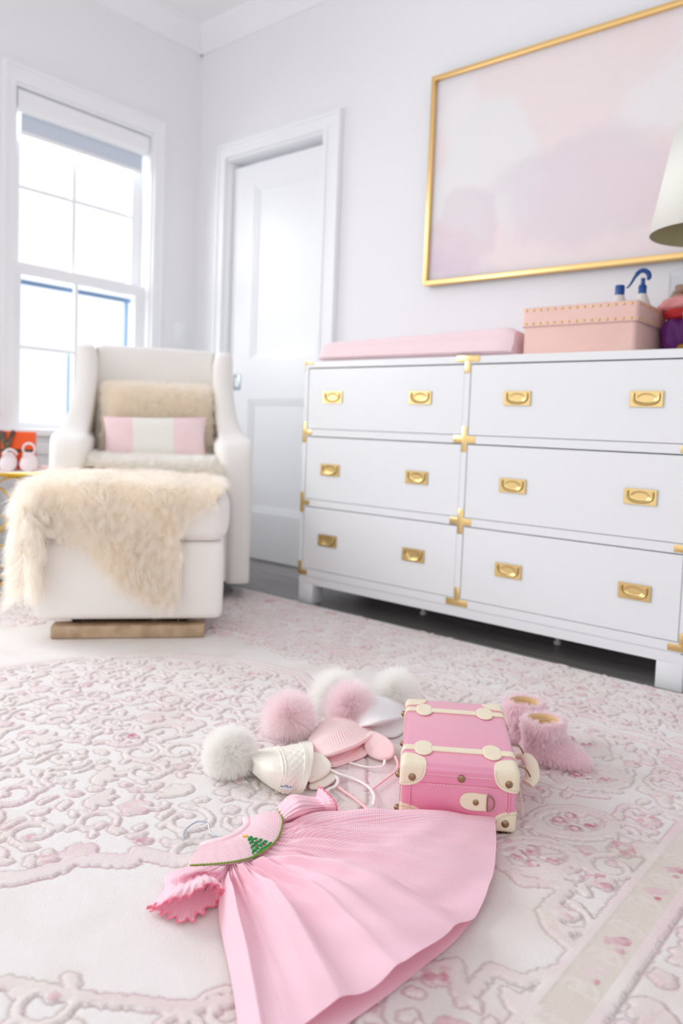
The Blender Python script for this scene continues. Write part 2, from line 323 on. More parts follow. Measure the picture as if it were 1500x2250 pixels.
def canvas_mat():
    m = bpy.data.materials.new('abstract_blush_paint'); m.use_nodes = True
    nt = m.node_tree; b = nt.nodes['Principled BSDF']; b.inputs['Roughness'].default_value = 0.55
    tc = nt.nodes.new('ShaderNodeTexCoord')
    cur = None
    base = srgb(237, 225, 226)
    layers = [(1.1, (0, 0, 0), srgb(236, 234, 235), 0.50, 0.56, 0.9), (1.3, (5, 2, 1), srgb(218, 204, 218), 0.48, 0.62, 0.8),
              (1.8, (9, 4, 7), srgb(238, 222, 220), 0.52, 0.62, 0.8), (3.0, (3, 8, 2), srgb(236, 233, 234), 0.62, 0.66, 0.7),
              (4.0, (1, 13, 5), srgb(216, 202, 214), 0.64, 0.74, 0.4)]
    prev = None
    for sc, off, col, a, c, amt in layers:
        mp = nt.nodes.new('ShaderNodeMapping'); mp.inputs['Location'].default_value = off
        n = nt.nodes.new('ShaderNodeTexNoise'); n.inputs['Scale'].default_value = sc; n.inputs['Detail'].default_value = 5
        n.inputs['Distortion'].default_value = 0.7
        rp = nt.nodes.new('ShaderNodeMapRange'); rp.interpolation_type = 'SMOOTHSTEP'
        rp.inputs['From Min'].default_value = a; rp.inputs['From Max'].default_value = c; rp.inputs['To Max'].default_value = amt
        mx = nt.nodes.new('ShaderNodeMix'); mx.data_type = 'RGBA'
        nt.links.new(tc.outputs['Object'], mp.inputs['Vector']); nt.links.new(mp.outputs['Vector'], n.inputs['Vector'])
        nt.links.new(n.outputs['Fac'], rp.inputs['Value']); nt.links.new(rp.outputs['Result'], mx.inputs['Factor'])
        if prev is None: mx.inputs['A'].default_value = base
        else: nt.links.new(prev.outputs['Result'], mx.inputs['A'])
        mx.inputs['B'].default_value = col
        prev = mx
    # a pale opening at the left and a lilac drift through the middle, broken up by brush noise
    for ctr, scl, col, amt, seed in (((.27, 0, .42), (4.2, 0, 3.4), srgb(234, 233, 233), .95, 2), ((.62, 0, .26), (2.6, 0, 4.4), srgb(222, 210, 221), .5, 6), ((.14, 0, .16), (7, 0, 4.5), srgb(216, 198, 210), .4, 9)):
        nz = nt.nodes.new('ShaderNodeTexNoise'); nz.inputs['Scale'].default_value = 3.2; nz.inputs['Detail'].default_value = 4
        ml = nt.nodes.new('ShaderNodeMapping'); ml.inputs['Location'].default_value = (seed, seed, 0)
        sb = nt.nodes.new('ShaderNodeVectorMath'); sb.operation = 'SUBTRACT'; sb.inputs[1].default_value = (.5, .5, .5)
        sk = nt.nodes.new('ShaderNodeVectorMath'); sk.operation = 'SCALE'; sk.inputs['Scale'].default_value = .38
        ad = nt.nodes.new('ShaderNodeVectorMath'); ad.operation = 'ADD'
        s2 = nt.nodes.new('ShaderNodeVectorMath'); s2.operation = 'SUBTRACT'; s2.inputs[1].default_value = ctr
        mu = nt.nodes.new('ShaderNodeVectorMath'); mu.operation = 'MULTIPLY'; mu.inputs[1].default_value = scl
        ln = nt.nodes.new('ShaderNodeVectorMath'); ln.operation = 'LENGTH'
        rp = nt.nodes.new('ShaderNodeMapRange'); rp.interpolation_type = 'SMOOTHSTEP'
        rp.inputs['From Min'].default_value = 1.0; rp.inputs['From Max'].default_value = .72; rp.inputs['To Max'].default_value = amt
        nt.links.new(tc.outputs['Object'], ml.inputs['Vector']); nt.links.new(ml.outputs['Vector'], nz.inputs['Vector'])
        nt.links.new(nz.outputs['Color'], sb.inputs[0]); nt.links.new(sb.outputs[0], sk.inputs[0]); nt.links.new(sk.outputs[0], ad.inputs[0]); nt.links.new(tc.outputs['Object'], ad.inputs[1])
        nt.links.new(ad.outputs[0], s2.inputs[0]); nt.links.new(s2.outputs[0], mu.inputs[0]); nt.links.new(mu.outputs[0], ln.inputs[0]); nt.links.new(ln.outputs['Value'], rp.inputs['Value'])
        mx = nt.nodes.new('ShaderNodeMix'); mx.data_type = 'RGBA'; mx.inputs['B'].default_value = col
        nt.links.new(prev.outputs['Result'], mx.inputs['A']); nt.links.new(rp.outputs['Result'], mx.inputs['Factor']); prev = mx
    nt.links.new(prev.outputs['Result'], b.inputs['Base Color'])
    return m


M['canvas'] = canvas_mat()

# ------------------------------------------------------------------ mesh helpers
class Mesh:
    def __init__(s):
        s.v = []; s.f = []; s.mi = []; s.uv = {}
        s.cur = 0; s.nb = 0

    def add(s, verts, faces, uvs=None):
        o = len(s.v)
        s.v.extend([tuple(map(float, p)) for p in verts])
        for k, f in enumerate(faces):
            s.f.append(tuple(i + o for i in f)); s.mi.append(s.cur)
            if uvs is not None: s.uv[len(s.f) - 1] = [uvs[i] for i in f]
        return s

    def bm(s, b):
        b.verts.ensure_lookup_table(); b.verts.index_update()
        return s.add([v.co[:] for v in b.verts], [[v.index for v in f.verts] for f in b.faces])

    def box(s, x0, x1, y0, y1, z0, z1, bev=0.0, seg=2):
        e = s.nb * 6e-5; s.nb += 1      # no two pieces ever share a plane
        x0 -= e; x1 += e; y0 -= e; y1 += e; z0 -= e; z1 += e
        b = bmesh.new()
        bmesh.ops.create_cube(b, size=1)
        for v in b.verts:
            v.co = Vector((x0 + (v.co.x + .5) * (x1 - x0), y0 + (v.co.y + .5) * (y1 - y0), z0 + (v.co.z + .5) * (z1 - z0)))
        if bev > 0:
            bmesh.ops.bevel(b, geom=b.edges[:], offset=bev, segments=seg, profile=0.5, affect='EDGES')
        s.bm(b); b.free(); return s

    def grid(s, P, closed_u=False, closed_v=False, uv=None, flip=False):
        P = np.asarray(P, float); nu, nv = P.shape[:2]
        faces = []
        for i in range(nu if closed_u else nu - 1):
            for j in range(nv if closed_v else nv - 1):
                a = i * nv + j; b_ = ((i + 1) % nu) * nv + j
                c = ((i + 1) % nu) * nv + (j + 1) % nv; d = i * nv + (j + 1) % nv
                faces.append((a, d, c, b_) if flip else (a, b_, c, d))
        s.add(P.reshape(-1, 3), faces, None if uv is None else [tuple(q) for q in np.asarray(uv).reshape(-1, 2)])
        return s

    def loft(s, rings, cap=True, uv=None):
        P = np.asarray(rings, float)
        s.grid(P, closed_v=True, uv=uv)
        if cap:
            for R, fl in ((P[0], False), (P[-1], True)):
                c = R.mean(0); n = len(R)
                fs = [((i + 1) % n, i, n) if not fl else (i, (i + 1) % n, n) for i in range(n)]
                s.add(list(R) + [c], fs, None if uv is None else [(0, 0)] * (n + 1))
        return s

    def tube(s, path, r, n=8, closed=False, flat=1.0, up=(0, 0, 1)):
        P = np.asarray(path, float); m = len(P)
        rr = np.full(m, r) if np.isscalar(r) else np.asarray(r, float)
        rings = []
        if closed: T = np.roll(P, -1, 0) - np.roll(P, 1, 0)
        else: T = np.gradient(P, axis=0)
        T /= np.linalg.norm(T, axis=1)[:, None] + 1e-12
        up = np.array(up, float)
        prev = None
        for i in range(m):
            a = np.cross(T[i], up) if prev is None else prev - T[i] * (prev @ T[i])
            if np.linalg.norm(a) < 1e-6: a = np.cross(T[i], (1, 0, 0.1))
            a /= np.linalg.norm(a); b_ = np.cross(T[i], a); prev = a
            rings.append([P[i] + rr[i] * (math.cos(2 * math.pi * k / n) * a + flat * math.sin(2 * math.pi * k / n) * b_) for k in range(n)])
        if closed: s.grid(rings, closed_u=True, closed_v=True)
        else: s.loft(rings)
        return s

    def lathe(s, prof, c=(0, 0, 0), n=32, axis='z', cap=True):
        rings = []
        for r, h in prof:
            ring = []
            for k in range(n):
                a = 2 * math.pi * k / n; x, y = r * math.cos(a), r * math.sin(a)
                p = (x, y, h) if axis == 'z' else ((x, h, y) if axis == 'y' else (h, x, y))
                ring.append((c[0] + p[0], c[1] + p[1], c[2] + p[2]))
            rings.append(ring)
        return s.loft(rings, cap=cap)

    def ball(s, c, r, n=16, sc=(1, 1, 1)):
        return s.lathe([(max(1e-5, r * math.sin(math.pi * k / (n // 2))), -r * math.cos(math.pi * k / (n // 2))) for k in range(n // 2 + 1)], (0, 0, 0), n) if False else s._ball(c, r, n, sc)

    def _ball(s, c, r, n, sc):
        b = bmesh.new()
        bmesh.ops.create_uvsphere(b, u_segments=n, v_segments=max(6, n // 2), radius=r)
        for v in b.verts: v.co = Vector((c[0] + v.co.x * sc[0], c[1] + v.co.y * sc[1], c[2] + v.co.z * sc[2]))
        s.bm(b); b.free(); return s

    def build(s, name, m, parent=None, smooth=True, angle=40, fixn=True):
        me = bpy.data.meshes.new(name)
        me.from_pydata(s.v, [], s.f)
        ms = m if isinstance(m, (list, tuple)) else [m]
        for q in ms: me.materials.append(q)
        if len(ms) > 1: me.polygons.foreach_set('material_index', s.mi)
        if s.uv:
            ul = me.uv_layers.new(name='UVMap')
            for pi, uvs in s.uv.items():
                p = me.polygons[pi]
                for k, li in enumerate(p.loop_indices): ul.data[li].uv = uvs[k]
        if fixn:
            b = bmesh.new(); b.from_mesh(me)
            bmesh.ops.recalc_face_normals(b, faces=b.faces[:])
            b.to_mesh(me); b.free()
        if smooth:
            me.polygons.foreach_set('use_smooth', [True] * len(me.polygons))
            if angle < 180: me.set_sharp_from_angle(angle=math.radians(angle))
        me.update()
        o = bpy.data.objects.new(name, me)
        SC.collection.objects.link(o)
        if parent is not None: o.parent = parent
        return o


def tag(o, label=None, cat=None, group=None, kind=None):
    if label: o['label'] = label
    if cat: o['category'] = cat
    if group: o['group'] = group
    if kind: o['kind'] = kind
    return o


def thing(name, label, cat, loc=(0, 0, 0), rz=0.0, group=None):
    o = bpy.data.objects.new(name, None)
    o.empty_display_size = 0.05
    SC.collection.objects.link(o)
    o.location = loc; o.rotation_euler = (0, 0, rz)
    return tag(o, label, cat, group)


def catmull(P, n, closed=False):
    """resample control points (any trailing shape) along axis 0 to n samples"""
    P = np.asarray(P, float); m = len(P)
    if closed: ts = np.linspace(0, m, n, endpoint=False)
    else: ts = np.linspace(0, m - 1, n)
    out = []
    for t in ts:
        i = int(math.floor(t)); f = t - i
        if not closed and i >= m - 1: i, f = m - 2, 1.0
        g = (lambda k: P[k % m]) if closed else (lambda k: P[k] if 0 <= k < m else (2 * P[0] - P[1] if k < 0 else 2 * P[-1] - P[-2]))
        a, b_, c, d = g(i - 1), g(i), g(i + 1), g(i + 2)
        out.append(0.5 * (2 * b_ + (c - a) * f + (2 * a - 5 * b_ + 4 * c - d) * f * f + (3 * b_ - a - 3 * c + d) * f ** 3))
    return np.array(out)


def smooth_rings(rings, nu, nv):
    P = catmull(np.asarray(rings, float), nu)
    return np.stack([catmull(r, nv, closed=True) for r in P])


def rrect(x0, x1, y0, y1, r, n=5):
    r = min(r, (x1 - x0) / 2 - 1e-4, (y1 - y0) / 2 - 1e-4); out = []
    for cx, cy, a0 in ((x1 - r, y1 - r, 0), (x0 + r, y1 - r, 90), (x0 + r, y0 + r, 180), (x1 - r, y0 + r, 270)):
        for k in range(n):
            a = math.radians(a0 + 90 * k / (n - 1)); out.append((cx + r * math.cos(a), cy + r * math.sin(a)))
    return out


def soft_box(mesh, x0, x1, y0, y1, z0, z1, r, puff=0.0, n=24):
    """upholstered block: finely divided rounded box whose faces swell by puff"""
    sx, sy, sz = (x1 - x0) / 2, (y1 - y0) / 2, (z1 - z0) / 2
    c = np.array([(x0 + x1) / 2, (y0 + y1) / 2, (z0 + z1) / 2]); S = np.array([sx, sy, sz])
    b = bmesh.new(); bmesh.ops.create_cube(b, size=2)
    bmesh.ops.subdivide_edges(b, edges=b.edges[:], cuts=n - 1, use_grid_fill=True)
    for v in b.verts:
        q = np.array(v.co[:])
        q = np.sign(q) * (1 - (1 - np.abs(q)) ** 1.6)
        p = q * S
        inner = np.clip(p, -(S - r), S - r); d = p - inner; L = np.linalg.norm(d)
        if L > 1e-9: p = inner + d / L * r if L > r * 0.999 or True else p
        w = (1 - q ** 2)
        k = int(np.argmax(np.abs(q)))
        oth = [i for i in range(3) if i != k]
        p[k] += np.sign(q[k]) * puff * max(0, w[oth[0]]) * max(0, w[oth[1]])
        v.co = Vector(c + p)
    mesh.bm(b); b.free(); return mesh


def tri_surface(o):
    me = o.data; me.calc_loop_triangles()
    n = len(me.vertices); co = np.empty(n * 3); me.vertices.foreach_get('co', co); co = co.reshape(-1, 3)
    nt = len(me.loop_triangles); t = np.empty(nt * 3, dtype=np.int32); me.loop_triangles.foreach_get('vertices', t)
    no = np.empty(n * 3); me.vertices.foreach_get('normal', no)
    return co, t.reshape(-1, 3), no.reshape(-1, 3)


def fur(name, parent, material, src, n, length, rad=0.00035, comb=(0, 0, 0), spread=0.35, droop=0.3, clump=0.5,
        clumps=400, K=6, seed=1, zmin=None, keep=None, lvar=0.35, curl=0.0, nscale=1.0):
    """hair grown from the surface of src (a mesh object with the same local frame)"""
    g = np.random.default_rng(seed)
    co, tr, no = tri_surface(src)
    A, B, C_ = co[tr[:, 0]], co[tr[:, 1]], co[tr[:, 2]]
    area = np.linalg.norm(np.cross(B - A, C_ - A), axis=1) * 0.5
    if keep is not None: area = area * keep((A + B + C_) / 3)
    idx = g.choice(len(tr), n, p=area / area.sum())
    u = g.random(n); w = g.random(n); m_ = u + w > 1; u[m_], w[m_] = 1 - u[m_], 1 - w[m_]
    root = A[idx] + (B[idx] - A[idx]) * u[:, None] + (C_[idx] - A[idx]) * w[:, None]
    nr = no[tr[idx, 0]] * (1 - u - w)[:, None] + no[tr[idx, 1]] * u[:, None] + no[tr[idx, 2]] * w[:, None]
    nr /= np.linalg.norm(nr, axis=1)[:, None] + 1e-9
    cb = comb(root) if callable(comb) else np.array(comb, float)
    d = nr * nscale + cb + g.normal(0, spread, (n, 3)); d /= np.linalg.norm(d, axis=1)[:, None] + 1e-9
    L = length * (1 - lvar + 2 * lvar * g.random(n)) if np.isscalar(length) else length(root) * (1 - lvar + 2 * lvar * g.random(n))
    t = np.linspace(0, 1, K)[None, :, None]
    P = root[:, None] + d[:, None] * (L[:, None, None] * t) + np.array([0, 0, -1.0]) * (L[:, None, None] * droop * t ** 2)
    if curl:
        ph = g.random(n) * 6.28
        off = np.stack([np.sin(ph[:, None] + 7 * t[..., 0]), np.cos(ph[:, None] * 1.7 + 6 * t[..., 0]), np.sin(ph[:, None] * .6 + 5 * t[..., 0])], -1)
        P = P + off * t * curl
    if clump > 0:
        gi = g.choice(n, min(clumps, n), replace=False)
        near = np.empty(n, int)
        for s0 in range(0, n, 4000):
            dd = ((root[s0:s0 + 4000, None] - root[gi][None]) ** 2).sum(-1); near[s0:s0 + 4000] = gi[dd.argmin(1)]
        tip = P[near] - P
        P = P + tip * clump * t ** 1.6
    if zmin is not None: P[..., 2] = np.maximum(P[..., 2], zmin + 0.002 * g.random((n, 1)))
    cu = bpy.data.hair_curves.new(name)
    cu.add_curves([K] * n)
    cu.attributes['position'].data.foreach_set('vector', P.reshape(-1).astype(np.float32))
    ra = cu.attributes.get('radius') or cu.attributes.new('radius', 'FLOAT', 'POINT')
    rv = np.broadcast_to(rad * (1 - 0.8 * np.linspace(0, 1, K) ** 1.5)[None], (n, K)).reshape(-1).astype(np.float32)
    ra.data.foreach_set('value', np.ascontiguousarray(rv))
    cu.materials.append(material)
    o = bpy.data.objects.new(name, cu)
    SC.collection.objects.link(o)
    if parent is not None: o.parent = parent
    return o

# ------------------------------------------------------------------ the room
def struct(name, mesh, m, parent=None, smooth=False):
    o = mesh.build(name, m, parent, smooth=smooth)
    if parent is None: o['kind'] = 'structure'
    return o


struct('floor', Mesh().box(-0.12, 4.4, -4.2, 0.12, -0.1, 0.0), M['floor'])
struct('ceiling', Mesh().box(-0.12, 4.4, -3.4, 0.12, 2.60, 2.7), M['ceil'])
# window wall x = 0, the visible window opening and an unseen one added for light
w = Mesh()
for y0, y1 in ((-0.274, 0.12), (-1.75, -0.955), (-4.2, -2.95)): w.box(-0.12, 0, y0, y1, 0, 2.6)
for y0, y1 in ((-0.955, -0.274), (-2.95, -1.75)):
    w.box(-0.12, 0, y0, y1, 0, 0.60); w.box(-0.12, 0, y0, y1, 2.03, 2.6)
struct('wall_left', w, M['wall'])
# dresser wall y = 0 with the door opening
w = Mesh()
w.box(0.0, 0.215, 0.0, 0.12, 0, 2.6); w.box(0.865, 4.4, 0, 0.12, 0, 2.6); w.box(0.215, 0.865, 0, 0.12, 1.955, 2.6)
struct('wall_back', w, M['wall'])
struct('wall_right', Mesh().box(4.3, 4.4, -3.2, 0.0, 0, 2.6), M['wall'])


def crown(name, a, b, inward):
    prof = [(0.0, 2.50), (0.012, 2.50), (0.016, 2.515), (0.03, 2.53), (0.055, 2.565), (0.075, 2.585), (0.08, 2.60), (0.0, 2.60)]
    m_ = Mesh(); V = []
    for P in (a, b):
        for d, z in prof: V.append((P[0] + inward[0] * d, P[1] + inward[1] * d, z))
    n = len(prof)
    m_.add(V, [(i, (i + 1) % n, n + (i + 1) % n, n + i) for i in range(n)] + [tuple(range(n)), tuple(range(2 * n - 1, n - 1, -1))])
    struct(name, m_, M['trimw'])


crown('trim_1', (0, -4.2), (0, 0), (1, 0))
crown('trim_2', (0, 0), (4.3, 0), (0, -1))
bb = Mesh().box(0, 0.016, -4.2, 0, 0, 0.11).box(0, 0.010, -4.2, 0, 0.11, 0.14)
struct('baseboard_left', bb, M['trimw'])
bb = Mesh().box(0.016, 0.165, -0.016, 0, 0, 0.11).box(0.969, 4.3, -0.016, 0, 0, 0.11)
bb.box(0.016, 0.165, -0.010, 0, 0.11, 0.14).box(0.969, 4.3, -0.010, 0, 0.11, 0.14)
struct('baseboard_back', bb, M['trimw'])


# door
d = thing('door_1', None, None); d['kind'] = 'structure'
m_ = Mesh()
x0, x1, zt = 0.222, 0.858, 1.915
m_.box(x0, 0.372, 0.045, 0.085, 0.005, zt); m_.box(0.80, x1, 0.045, 0.085, 0.005, zt)
for z0, z1 in ((0.005, 0.235), (0.785, 0.978), (1.815, zt)): m_.box(0.372, 0.80, 0.045, 0.085, z0, z1)
for z0, z1 in ((0.235, 0.785), (0.978, 1.815)):
    m_.box(0.372, 0.80, 0.060, 0.080, z0, z1)
    for k, (i0, dd) in enumerate(((0.0, 0.050), (0.012, 0.055))):
        a, b_ = i0, i0 + 0.012
        m_.box(0.372 + a, 0.372 + b_, dd, 0.07, z0 + a, z1 - a); m_.box(0.80 - b_, 0.80 - a, dd, 0.07, z0 + a, z1 - a)
        m_.box(0.372 + a, 0.80 - a, dd, 0.07, z0 + a, z0 + b_); m_.box(0.372 + a, 0.80 - a, dd, 0.07, z1 - b_, z1 - a)
m_.build('door_slab', M['trimw'], d, smooth=False)
m_ = Mesh()
for a, b_, dep in ((0.165, 0.215, 0.016), (0.865, 0.969, 0.016)):
    m_.box(a, b_, -dep, 0, 0, 1.955, 0.002)
m_.box(0.165, 0.969, -0.016, 0, 1.955, 2.02, 0.002)
m_.box(0.165, 0.18, -0.026, 0, 0, 2.02, 0.003); m_.box(0.95, 0.969, -0.026, 0, 0, 2.02, 0.003); m_.box(0.165, 0.969, -0.026, 0, 2.002, 2.02, 0.003)
m_.box(0.880, 0.892, -0.021, 0, 0, 1.955, 0.002)
m_.build('door_casing', M['trimw'], d, smooth=False)
m_ = Mesh().box(0.2, 0.216, 0, 0.12, 0, 1.955).box(0.864, 0.88, 0, 0.12, 0, 1.955).box(0.2, 0.88, 0, 0.12, 1.945, 1.962).box(0.2, 0.88, 0.1, 0.12, 0, 1.95)
m_.build('door_jamb', M['trimw'], d, smooth=False)
m_ = Mesh().box(0.262, 0.308, 0.040, 0.046, 0.830, 0.905, 0.001)
m_.cur = 1; m_.box(0.274, 0.296, 0.0385, 0.0402, 0.845, 0.890)
m_.build('door_pull', [mat('satin_nickel', srgb(168, 180, 186), 0.35, metal=1.0), M['trimw']], d)


# window beside the chair
def window(n, y0, y1, detail=True):
    W = thing('window_%d' % n, None, None); W['kind'] = 'structure'
    z0, z1 = 0.60, 2.03
    m_ = Mesh()
    c = 0.049
    m_.box(0, 0.014, y0 - c, y0, z0 - 0.0, z1 + 0.068); m_.box(0, 0.014, y1, y1 + c, z0, z1 + 0.068); m_.box(0, 0.014, y0, y1, z1, z1 + 0.068)
    m_.box(0, 0.024, y0 - c, y0 - c + 0.012, z0, z1 + 0.068); m_.box(0, 0.024, y1 + c - 0.012, y1 + c, z0, z1 + 0.068); m_.box(0, 0.024, y0 - c, y1 + c, z1 + 0.056, z1 + 0.068)
    m_.build('window_casing', M['trimw'], W, smooth=False)
    Mesh().box(-0.09, 0.045, y0 - c - 0.02, y1 + c + 0.02, z0 - 0.028, z0 + 0.004, 0.005).build('window_sill', M['trimw'], W)
    Mesh().box(0, 0.014, y0 - c, y1 + c, z0 - 0.105, z0 - 0.03, 0.003).box(0, 0.02, y0 - c, y1 + c, z0 - 0.05, z0 - 0.03, 0.003).build('window_apron', M['trimw'], W)
    m_ = Mesh().box(-0.12, -0.0, y0 - 0.005, y0 + 0.012, z0, z1).box(-0.12, 0, y1 - 0.012, y1 + 0.005, z0, z1).box(-0.12, 0, y0, y1, z1 - 0.012, z1 + 0.005)
    m_.build('window_jamb', M['trimw'], W, smooth=False)
    a, b_ = y0 + 0.03, y1 - 0.03
    zm0, zm1 = 1.262, 1.31
    s = 0.034
    up = Mesh().box(-0.11, -0.075, a - 0.02, a + s, zm0, z1).box(-0.11, -0.075, b_ - s, b_ + 0.02, zm0, z1).box(-0.11, -0.075, a, b_, z1 - 0.07, z1).box(-0.11, -0.075, a, b_, zm0 + 0.01, zm1 - 0.005)
    up.build('upper_sash', M['trimw'], W, smooth=False)
    lo = Mesh().box(-0.075, -0.04, a - 0.02, a + s - 0.006, z0, zm1).box(-0.075, -0.04, b_ - s + 0.004, b_ + 0.02, z0, zm1).box(-0.075, -0.04, a, b_, zm0, zm1).box(-0.075, -0.04, a, b_, z0, z0 + 0.03)
    lo.build('lower_sash', M['trimw'], W, smooth=False)
    ym = (y0 + y1) / 2 - 0.02
    Mesh().box(-0.1, -0.084, ym - 0.009, ym + 0.009, zm1, z1 - 0.06).box(-0.1, -0.084, a, b_, 1.628, 1.644).build('muntin', M['trimw'], W, smooth=False)
    Mesh().box(-0.066, -0.05, ym - 0.009, ym + 0.009, z0 + 0.02, zm0).box(-0.066, -0.05, a, b_, 0.948, 0.962).build('muntin', M['trimw'], W, smooth=False)
    Mesh().box(-0.094, -0.091, a, b_, zm0, z1 - 0.05).build('glass_pane', M['glass'], W, smooth=False)
    Mesh().box(-0.06, -0.057, a, b_, z0 + 0.01, zm0 + 0.01).build('glass_pane', M['glass'], W, smooth=False)
    scr = mat('blue_grey_strip', srgb(120, 152, 186), 0.5)
    Mesh().box(-0.118, -0.10, a, b_, zm0 - 0.03, zm0 - 0.012).box(-0.118, -0.10, b_ - s - 0.008, b_ - s + 0.006, z0, zm0 - 0.012).box(-0.118, -0.108, ym - 0.003, ym + 0.004, z0, 0.95).build('sash_edge_strips', scr, W, smooth=False)  # thin blue-grey strips under the meeting rail and along the lower sash
    return W


window(1, -0.955, -0.274)
window(2, -2.95, -1.75)  # out of view, added to bring more light from the window side

rb = thing('roller_blind', 'white roller blind nearly fully rolled up at the top of the window', 'blind', (0, -0.62, 1.93))
rb_m = Mesh()
ring = lambda y: [(-0.055 + x, y, z) for x, z in rrect(0.0, 0.06, -0.008, 0.086, 0.028, 6)]
rb_m.loft([ring(-0.318), ring(0.318)]); rb_m.build('cassette', M['trimw'], rb)
Mesh().box(-0.036, -0.034, -0.285, 0.305, -0.075, 0.0).build('blind_fabric', mat('pale_grey_blind_fabric', srgb(206, 214, 226), 0.8), rb, smooth=False)
Mesh().box(-0.041, -0.029, -0.287, 0.307, -0.092, -0.074, 0.003).build('bottom_bar', M['trimw'], rb)

sw = thing('light_switch', 'white light switch plate on the wall between window and corner', 'light switch', (0, -0.10, 1.10))
Mesh().box(0, 0.006, -0.036, 0.036, -0.058, 0.058, 0.002).build('switch_plate', M['trimw'], sw)
Mesh().box(0.005, 0.010, -0.016, 0.016, -0.032, 0.032, 0.002).build('rocker', M['trimw'], sw)


# ------------------------------------------------------------------ the rug: carved pile relief
def in_poly(X, Y, poly):
    inside = np.zeros(X.shape, bool); n = len(poly)
    for i in range(n):
        xa, ya = poly[i]; xb, yb = poly[(i + 1) % n]
        if ya == yb: continue
        c = ((ya > Y) != (yb > Y)) & (X < (xb - xa) * (Y - ya) / (yb - ya) + xa)
        inside ^= c
    return inside


